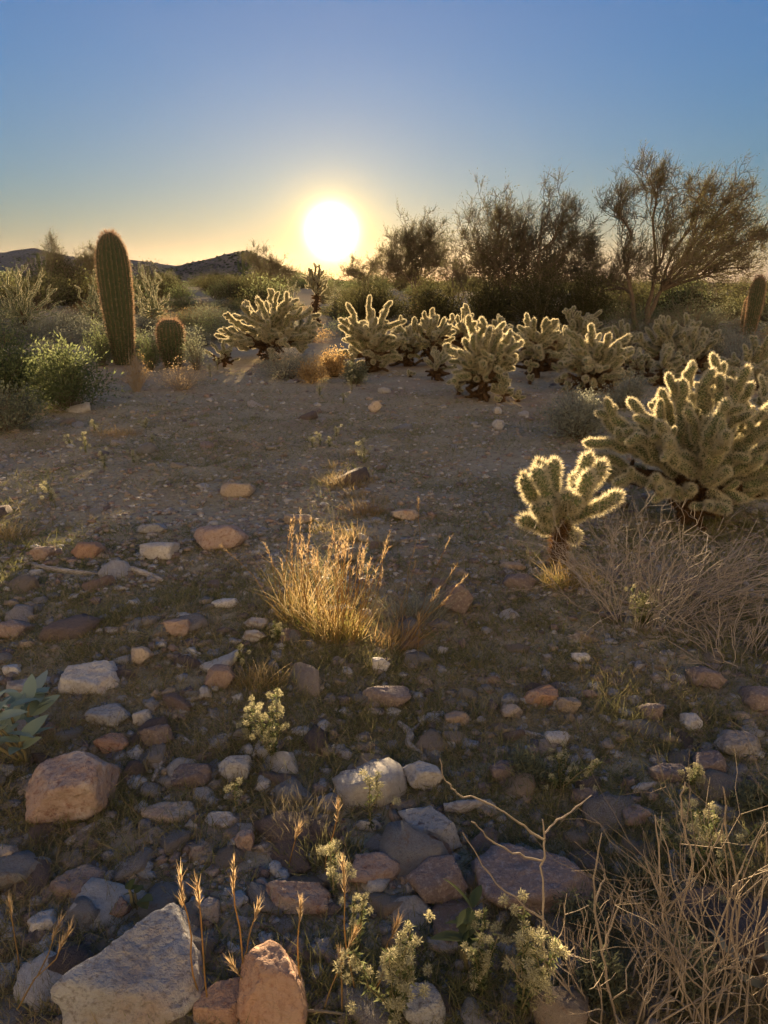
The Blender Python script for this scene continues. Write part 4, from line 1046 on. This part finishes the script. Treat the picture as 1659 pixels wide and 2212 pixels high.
# ------------------------------------------------------------------ grass clumps
def grass_clump(x, y, label, w, h, n, seed, mat='clump', heads=0, lean=(0, 0), name='grass_clump', wid=.0019):
    r = np.random.default_rng(seed); b = gp(x, y); root = thing(name, label, 'grass', (b[0], b[1], b[2] - .01))
    q = r.random(n) ** .6; a = r.uniform(0, 6.28, n); bx, by = .42 * w * q * np.cos(a), .30 * w * q * np.sin(a)
    d = np.stack([bx / w * .9 + r.normal(0, .36, n) + lean[0], by / w * .9 + r.normal(0, .36, n) + lean[1], np.ones(n)], 1)
    ln = h * (.25 + .75 * r.random(n) ** 1.6) * (1 - .3 * q); mb = MB()
    blades(mb, np.stack([bx, by, np.zeros(n)], 1), d, ln, wid, np.stack([r.normal(0, .22, n), r.normal(0, .22, n), r.uniform(-.25, .05, n)], 1), 0, np.clip(ln / h + r.normal(0, .28, n), 0, 1), 4)
    stuffpart(mb.build('blades', M[mat], root))
    for k in range(heads):                                          # stalks with feathery seed heads
        a = r.uniform(0, 6.28); q = r.random() ** .5; s = np.array([.40 * w * q * math.cos(a), .28 * w * q * math.sin(a), 0])
        e = s + np.array([r.normal(0, .16) + lean[0] * 1.2 + s[0] * .5 / w, r.normal(0, .12), 1.0]) * h * r.uniform(.72, 1.12)
        p = wiggle(s, e, 6, .06, seed + k); mb = MB(); tube(mb, p, np.linspace(.0015, .0009, 6), 3, 0, r.random(), False)
        st = mb.build('stalk', M['dryblade'], root); mb = MB(); m = 34; kk = r.random(m)
        hb = p[-2] + (p[-1] - p[-2]) * kk[:, None]
        blades(mb, hb, unit(p[-1] - p[-2]) * 1.0 + r.normal(0, .35, (m, 3)), r.uniform(.010, .026, m), .0016, None, 0, None, 1)
        mb.build('seed_head', M['seed'], st)
    return root


grass_clump(725, 1378, 'large golden grass clump glowing orange in the sun in the middle of the clearing', .25, .38, 420, 1, heads=46)
grass_clump(650, 1340, 'reddish grass tuft with tall seed stalks at the left side of the golden clump', .20, .40, 260, 2, heads=14)
grass_clump(850, 1395, 'shaded brown grass tuft leaning out at the right side of the golden clump', .22, .30, 200, 3, 'dryblade', 4, (.45, 0))
grass_clump(900, 1330, 'grey-brown dead grass standing behind the leaning brown tuft', .26, .34, 200, 4, 'greyleaf', 4, (.3, 0))
grass_clump(560, 1478, 'small glowing orange grass tuft beside the pinkish stone', .20, .13, 500, 5, 'clump')
grass_clump(745, 1050, 'low reddish grass tuft in the strip of sunlight beyond the golden clump', .36, .16, 600, 6, 'clump')
for k, (x, y, w, h, n) in enumerate([(770, 985, .25, .12, 200), (720, 1010, .2, .10, 160), (800, 1040, .22, .12, 200), (765, 1075, .2, .13, 200), (820, 1085, .18, .12, 160), (700, 1150, .2, .12, 180), (760, 1165, .22, .16, 220), (830, 1180, .2, .14, 180)]):
    g = grass_clump(x, y, 'small wispy golden tuft in the line of grass trailing back from the golden clump', w, h, n, 40 + k, 'clump'); g['group'] = 'tufts trailing back from the golden clump'
grass_clump(790, 1110, 'russet low tuft in the sunlight directly behind the golden clump', .30, .14, 600, 7, 'dryblade')
grass_clump(1225, 1265, 'yellow grass tuft at the foot of the small cholla', .24, .22, 500, 8, 'clump')
grass_clump(20, 1160, 'orange glowing tuft near the brown and dull orange stones', .30, .16, 450, 9, 'clump')
grass_clump(255, 940, 'faint dry tuft among the small glowing herbs of the clearing', .5, .16, 500, 10, 'dryblade')
grass_clump(640, 1790, 'dry tangled tuft with rusty blades around small sunlit stones', .26, .12, 700, 11, 'litter')
grass_clump(700, 1850, 'green and yellow leafy tuft behind the small fuzzy herb with a curled head', .22, .09, 700, 12, 'lowgreen', wid=.004)
grass_clump(255, 1330, 'dark green low tuft left of the tan rounded stone', .30, .08, 600, 13, 'lowgreen')
grass_clump(380, 1300, 'olive low tuft left of the smooth white oblong stone', .35, .10, 600, 14, 'lowgreen')
grass_clump(240, 1760, 'mossy green tuft below the big blocky pinkish rock', .26, .10, 800, 15, 'lowgreen')
grass_clump(1350, 1560, 'thin olive tuft between the orange-brown wedge and the upright grey-brown rock', .25, .10, 500, 16, 'lowgreen')
# single dry stalks close to the camera
ST = 'dry grass stalks among the biggest rocks'
for k, (x, y, x1, y1) in enumerate([(432, 2180, 390, 1890), (455, 2190, 425, 1905), (520, 2170, 505, 1860), (655, 2160, 650, 1945), (510, 2120, 560, 1950), (770, 2150, 740, 1860), (690, 2200, 770, 2010), (800, 2160, 860, 1990),
                                    (585, 2212, 500, 2080), (740, 2200, 735, 2060), (60, 2140, 130, 1990), (20, 2200, 150, 2010), (40, 2100, 20, 1950), (700, 1900, 730, 1740), (620, 1880, 645, 1790), (905, 1420, 905, 1330), (905, 1180, 905, 1080)]):
    b = gp(x, y); e = at(x1, y1, b[1] + .03); root = thing('dry_grass_stalk', 'single dry grass stalk with a feathery seed head beside the ' + min(NAMED, key=lambda q: (q[0] - b[0]) ** 2 + (q[1] - b[1]) ** 2)[2], 'grass', b, ST)
    if k > 12: root['group'] = 'dry grass stalks in the clearing'
    p = wiggle((0, 0, -.01), e - b, 8, .05, 300 + k); mb = MB(); tube(mb, p, np.linspace(.0018, .0010, 8), 4, 0, .6, False); mb.build('stalk', M['dryblade'], root)
    mb = MB(); m = 60; kk = rng.random(m) * 1.6; hb = p[-1] + (p[-2] - p[-1]) * kk[:, None]
    blades(mb, hb, unit(p[-1] - p[-2]) + rng.normal(0, .22, (m, 3)), rng.uniform(.015, .035, m), .0016, None, 0, None, 1); mb.build('seed_head', M['seed'], root)


# ------------------------------------------------------------------ fuzzy-headed herbs
def fuzzy_herb(x, y, ytop, label, seed, stems=5, spread=.25, heads=6, hs=.014, group=None):
    r = np.random.default_rng(seed); b = gp(x, y); H = at(x, ytop, b[1])[2] - b[2]
    root = thing('fuzzy_herb', label, 'plant', (b[0], b[1], b[2] - .005), group)
    for k in range(stems):
        e = np.array([r.normal(0, spread * .5) * H, r.normal(0, spread * .4) * H, H * (1 if k == 0 else r.uniform(.55, .95))])
        p = wiggle((0, 0, 0), e, 7, .08, seed + k); mb = MB(); tube(mb, p, np.linspace(.0022, .0012, 7), 4, 0, r.random(), False)
        n = 90; u = r.random(n); c = np.stack([np.interp(u, np.linspace(0, 1, 7), p[:, j]) for j in range(3)], 1)
        leaves(mb, c, r.normal(0, 1, (n, 3)) + [0, 0, .5], r.uniform(.008, .02, n) * (H / .2) ** .4, .004, 1)
        st = mb.build('stem', [M['stem'], M['sagegreen']], root)
        mb = MB()
        for q in range(heads):
            u = 1 - .55 * (q / heads) ** 1.1; c = np.array([np.interp(u, np.linspace(0, 1, 7), p[:, j]) for j in range(3)]) + r.normal(0, hs * (.5 + .8 * (q > 0)), 3)
            m = 110; d = r.normal(size=(m, 3)); leaves(mb, c + unit(d) * hs * r.uniform(.1, .6, (m, 1)), unit(d) + r.normal(0, .5, (m, 3)), hs * r.uniform(.25, .55, m), hs * .13, 0)
        stuffpart(mb.build('flower_heads', M['fuzz'], st))
    return root


fuzzy_herb(592, 1640, 1498, 'tall bushy herb with a spray of pale fuzzy heads glowing in the sun', 1, 7, .42, 5, .013)
fuzzy_herb(540, 1600, 1545, 'short fuzzy herb just left of the bushy pale one', 2, 3, .3, 4, .012)
fuzzy_herb(802, 1790, 1655, 'slim upright herb with two fuzzy heads left of the white angular rock', 3, 2, .1, 4, .015)
fuzzy_herb(722, 1935, 1820, 'single fuzzy herb with a curled pale head behind the mauve-pink rock', 4, 2, .16, 6, .015)
fuzzy_herb(515, 1760, 1688, 'small fuzzy-topped herb between the streaked rock and the tall bushy herb', 5, 1, .1, 4, .013)
fuzzy_herb(850, 2215, 2035, 'large fuzzy herb with branching cream heads beside the smooth blue-grey rock', 6, 8, .32, 6, .014)
fuzzy_herb(770, 2050, 1930, 'slender pale-leaved herb beyond the large cream-headed one', 7, 2, .14, 6, .010)
fuzzy_herb(530, 1450, 1388, 'thin grey-green herb by the small glowing orange tuft', 8, 2, .15, 5, .011)
fuzzy_herb(600, 1390, 1340, 'yellow-green sprig at the lower left of the golden clump', 9, 3, .2, 4, .010)
fuzzy_herb(787, 1000, 948, 'bright cream herb standing in the strip of sunlight beyond the golden clump', 10, 2, .15, 7, .022)
fuzzy_herb(1125, 2190, 1990, 'tall dried herb with brown crumbly heads beside the dry bare stems', 11, 6, .35, 7, .015)
fuzzy_herb(1040, 2150, 1985, 'greyish herb with small pale tufts near the broad-leaved one', 12, 6, .35, 6, .011)
fuzzy_herb(1210, 1700, 1600, 'grey-green feathery weed on the gravelly slope right of the white angular rock', 13, 7, .5, 4, .010)
fuzzy_herb(1490, 1700, 1650, 'bluish fuzzy weed right of the dark red rock', 14, 4, .4, 5, .012)
fuzzy_herb(1520, 1900, 1720, 'bluish-green fuzzy weed among the dry bare stems', 15, 8, .5, 5, .013)
FH = 'small glowing herbs in the far part of the clearing'
for k, (x, y, yt) in enumerate([(185, 978, 935), (226, 1015, 975), (150, 962, 940), (315, 925, 902), (330, 955, 938), (205, 930, 910), (690, 855, 832), (770, 830, 790), (755, 812, 775), (760, 845, 800), (742, 870, 848), (727, 942, 925), (692, 962, 938),
                                (712, 965, 945), (675, 968, 948), (110, 1085, 1045), (470, 800, 770), (455, 815, 785), (290, 1000, 975)]):
    fuzzy_herb(x, y, yt, 'small pale herb glowing in the low sun far across the clearing', 60 + k, 2, .12, 5, .022 if y < 900 else .018, FH)


# ------------------------------------------------------------------ broad-leaved herbs
def leaf_shape(L_, W_, fold=.25):
    t = np.linspace(0, 1, 7); w = W_ / 2 * np.sin(np.pi * t ** .8) ** .8; z = -.25 * L_ * t * t; v = []
    for k in range(7): v += [(-w[k], t[k] * L_, z[k] + fold * w[k]), (0, t[k] * L_, z[k]), (w[k], t[k] * L_, z[k] + fold * w[k])]
    f = []
    for k in range(6):
        a = 3 * k
        for o in (0, 1): f += [(a + o, a + o + 1, a + o + 4), (a + o, a + o + 4, a + o + 3)]
    return np.array(v), f


def leafy_herb(x, y, label, n, rad, h, L_, W_, seed, mat='silver'):
    r = random.Random(seed); b = gp(x, y); root = thing('broad_leaved_herb', label, 'plant', (b[0], b[1], b[2] - .01))
    v, f = leaf_shape(L_, W_); mes = []
    for q in (.25, .55, .8): mb = MB(); mb.add(v, f, 0, q); mes.append(mb.mesh('leaf', M[mat], True))
    mb = MB(); tips = []
    for k in range(max(3, n // 6)):
        a = r.uniform(0, 6.28); e = np.array([math.cos(a) * rad * r.uniform(.1, .8), math.sin(a) * rad * r.uniform(.1, .8), h * r.uniform(.5, 1)])
        p = wiggle((0, 0, -.01), e, 5, .08, seed + k); tube(mb, p, np.linspace(.006, .003, 5), 5, 0, .5); tips.append(p)
    mb.build('stems', M['stem'], root)
    for k in range(n):
        p = tips[k % len(tips)]; q = p[-1] if k < len(tips) * 4 else p[3]
        o = link('leaf', mes[k % 3], root); o.location = tuple(q); s = r.uniform(.6, 1.1); o.scale = (s, s, s)
        o.rotation_euler = (r.uniform(.1, .95), r.gauss(0, .3), r.uniform(0, 6.28))


leafy_herb(55, 1640, 'silvery-green leafy plant with broad pointed leaves behind the big blocky pinkish rock', 56, .15, .20, .090, .038, 3)
leafy_herb(1000, 2090, 'broad-leaved pale green herb in front of the big dark purplish boulder', 14, .04, .16, .075, .026, 4, 'sagegreen')
leafy_herb(297, 1962, 'tiny round-leaved green seedling beside the orange-pink block', 7, .02, .07, .035, .026, 5, 'sagegreen')
leafy_herb(1610, 2130, 'grey-leaved young plant under the tangle of dry stems', 12, .08, .08, .05, .02, 6, 'greyleaf')


# ------------------------------------------------------------------ dead brush and dry stems
def dead_brush(x, y, label, n, W, H, seed, mat='greystem', rad=.0028, fine=3, lean=(0, 0), name='dead_brush', nb=None):
    r = np.random.default_rng(seed); b = gp(x, y); root = thing(name, label, 'dead brush', (b[0], b[1], b[2] - .01)); tw = MB()
    for k in range(n):
        a = r.uniform(0, 6.28); q = r.random() ** .5
        e = np.array([W / 2 * q * math.cos(a) + lean[0], W / 2 * q * math.sin(a) * .7 + lean[1], H * r.uniform(.45, 1.0) * (1 - .35 * q)])
        s = np.array([.10 * W * math.cos(a), .10 * W * math.sin(a), -.01]); p = wiggle(s, e, 8, .16, seed * 7 + k, .05)
        mb = MB(); tube(mb, p, np.linspace(rad, rad * .45, 8), 4, 0, .5, False); mb.build('stem', M[mat], root)
        for j in range(fine):
            i = int(r.integers(2, 7)); d = unit(unit(e - s) + r.normal(0, .55, 3)); ln = r.uniform(.15, .45) * H
            p2 = wiggle(p[i], p[i] + d * ln, 5, .16, seed + k * 9 + j); tube(tw, p2, np.linspace(rad * .55, rad * .25, 5), 3, 0, .5, False)
            for _ in range(2):
                i2 = int(r.integers(1, 4)); d2 = unit(d + r.normal(0, .6, 3)); tube(tw, wiggle(p2[i2], p2[i2] + d2 * ln * .5, 4, .15, seed + k + j), np.linspace(rad * .35, rad * .18, 4), 3, 0, .5, False)
    stuffpart(tw.build('twigs', M[mat], root)); return root


dead_brush(1385, 1335, 'tangled dead grey-brown brush in front of the big golden-rimmed cholla', 60, 1.05, .56, 1, 'greystem', .0024, 4, (.12, 0))
dead_brush(1470, 1330, 'dry reddish-brown brush lying to the right of the tangled grey-brown one', 40, .95, .34, 2, 'drystem', .0022, 3, (.2, 0))
dead_brush(1590, 1420, 'sparse grey dead brush in the shade below the reddish-brown one', 36, .8, .28, 3, 'greystem', .0024, 3)
dead_brush(1600, 2230, 'thick tangle of dry tan stems beside the bluish weed', 46, .62, .60, 4, 'drystem', .0019, 3, (.08, .05), 'dry_brush')
dead_brush(1330, 2190, 'loose dry brown twigs at the foot of the tall bare stems', 26, .45, .28, 5, 'drystem', .0024, 3, (0, .03), 'dry_brush')
fuzzy_herb(1390, 1345, 1270, 'yellow-green leafy sprouts inside the tangled dead brush', 81, 12, .7, 5, .012)
LS = [  # tall bare stems, traced: (label, polylines of pixel, pixel, forward offset)
    ('tall forked bare stem with long side branches in front of the dark purplish boulder', (1172, 2205),
     [[(1172, 2205, 0), (1178, 2060, .02), (1172, 1930, .03), (1176, 1820, .03), (1172, 1770, .03)], [(1176, 1815, .03), (1130, 1782, .02), (1060, 1740, .0), (990, 1712, -.02), (960, 1690, -.03), (950, 1640, -.04)],
      [(1176, 1800, .03), (1215, 1765, .05), (1278, 1718, .08)], [(1172, 1860, .03), (1110, 1845, .02), (1055, 1815, .0), (1018, 1775, -.02)], [(1178, 1990, .02), (1060, 1900, -.02), (1000, 1800, -.03)]]),
    ('slim bare stem with one kinked fork between the forked stem and the stem tangle', (1330, 2215), [[(1330, 2215, 0), (1300, 2060, .02), (1284, 1960, .03), (1285, 1900, .03), (1300, 1800, .05)], [(1284, 1955, .03), (1305, 1890, .06)], [(1300, 2060, .02), (1345, 1930, .05)]]),
    ('bare branching stem reaching up beside the stem tangle', (1490, 2215), [[(1500, 2215, 0), (1470, 2110, .02), (1430, 1990, .04), (1425, 1900, .05), (1415, 1760, .06)], [(1430, 1985, .04), (1500, 1900, .02), (1560, 1800, .0), (1570, 1740, -.01)],
                                                                             [(1430, 1950, .04), (1395, 1860, .06)], [(1470, 2110, .02), (1540, 2040, 0), (1580, 1930, -.02), (1605, 1870, -.03)]]),
    ('long curved bare stem crossing above the stem tangle', (1560, 2215), [[(1560, 2215, 0), (1590, 2060, .03), (1600, 1930, .05), (1570, 1800, .06), (1562, 1700, .06)], [(1590, 2060, .03), (1660, 1990, .04)]]),
    ('thin bare stem with a curved tip above the bluish weed', (1450, 2215), [[(1440, 2215, 0), (1450, 2060, .05), (1500, 1850, .09), (1475, 1790, .10), (1470, 1720, .10), (1480, 1690, .10)]]),
]
for lab, (bx, by), pls in LS:
    b = gp(bx, by); root = thing('bare_stem', lab, 'dead stem', b); y0 = b[1]
    for k, pl in enumerate(pls):
        P = np.array([at(a, c, y0 + d) - b for a, c, d in pl]); n = len(P); t = np.linspace(0, n - 1, n * 4)
        Q = np.stack([np.interp(t, np.arange(n), P[:, j]) for j in range(3)], 1)
        Q[1:-1] = (Q[:-2] + 2 * Q[1:-1] + Q[2:]) / 4; mb = MB()
        Q[1:-1] += rng.normal(0, .0015, (len(Q) - 2, 3))
        tube(mb, Q, np.linspace(.0025 if k == 0 else .0018, .0010, len(Q)) * rng.uniform(.85, 1.2, len(Q)), 6); mb.build('stem' if k == 0 else 'side_branch', M['drystem'], root, True)
# a thin tendril lying across the nearest rocks
P = [(420, 2160, .02), (560, 2178, .0), (700, 2185, .0), (820, 2200, .0), (960, 2196, 0), (1080, 2180, .05), (1160, 2150, .1)]; y0 = gp(640, 2205)[1]
Q = np.array([at(a, c, y0 + d) for a, c, d in P]); t = np.linspace(0, 6, 40); Q = np.stack([np.interp(t, np.arange(7), Q[:, j]) for j in range(3)], 1); mb = MB(); tube(mb, Q - Q[0], np.full(40, .0026), 6)
o = mb.build('dry_tendril', M['drystem'], None, True); o.location = tuple(Q[0]); tag(o, 'long thin dry tendril lying across the orange rocks', 'dead stem')


# ------------------------------------------------------------------ sticks and wood
def stick(pts, r0, label, mat='deadwood', name='driftwood_stick', side=None, lift=.6):
    W = [gp(a, c) for a, c in pts]; b = W[0]; P = np.array([w - b for w in W]); P[:, 2] += r0 * lift
    n = len(P); t = np.linspace(0, n - 1, n * 4); Q = np.stack([np.interp(t, np.arange(n), P[:, j]) for j in range(3)], 1); Q[1:-1] = (Q[:-2] + 2 * Q[1:-1] + Q[2:]) / 4
    root = thing(name, label, 'wood', b); mb = MB(); k = len(Q)
    tube(mb, Q, r0 * (1 - .55 * np.abs(np.linspace(-.7, 1, k)) ** 1.5) * rng.uniform(.85, 1.15, k), 8); mb.build('shaft', M[mat], root, True)
    for s in side or []:
        W2 = np.array([gp(a, c) - b for a, c in s]); W2[:, 2] += r0 * .8; mb = MB(); tube(mb, W2, np.linspace(r0 * .6, r0 * .3, len(W2)), 5); mb.build('branch', M[mat], root, True)


stick([(262, 1232), (290, 1236), (320, 1246), (350, 1258)], .018, 'pale grey driftwood stick with a tapered end near the whitish humped rock')
stick([(78, 1226), (120, 1234), (165, 1240), (212, 1243)], .014, 'long grey stick lying left of the tapered driftwood one')
stick([(142, 1830), (180, 1806), (222, 1776)], .012, 'weathered stick slanting below the big blocky pinkish rock')
stick([(862, 1566), (888, 1590), (880, 1612), (912, 1632)], .012, 'weathered forked piece of grey wood on the open ground', side=[[(885, 1590), (905, 1570)]])
stick([(958, 1752), (1000, 1750), (1048, 1740)], .017, 'chunky grey weathered log beside the long flat grey slab')
stick([(1364, 1714), (1390, 1706), (1418, 1698)], .013, 'weathered wood plank on the gravelly patch')
stick([(1404, 1412), (1412, 1440), (1410, 1462), (1404, 1486)], .0035, 'white bare forked twig lying below the dead brush', side=[[(1411, 1450), (1455, 1468)], [(1409, 1465), (1450, 1485)]], name='forked_twig')
stick([(385, 1590), (420, 1612)], .006, 'thin pale stick between the dark shard and the tall bushy herb')
stick([(340, 1610), (350, 1650), (330, 1690)], .010, 'curved grey stick beside the dark pinkish flat-topped rock')
stick([(545, 1640), (560, 1610), (575, 1590)], .009, 'grey stick leaning at the foot of the tall bushy herb')
stick([(1115, 1580), (1160, 1592), (1215, 1600)], .008, 'pale dry stick by the bluish-white rock')
stick([(300, 1985), (340, 1965), (380, 1945)], .010, 'dark broken stick behind the largest pale grey rock')
stick([(640, 1420), (700, 1400), (760, 1385)], .004, 'thin straw-coloured stick below the golden grass clump')
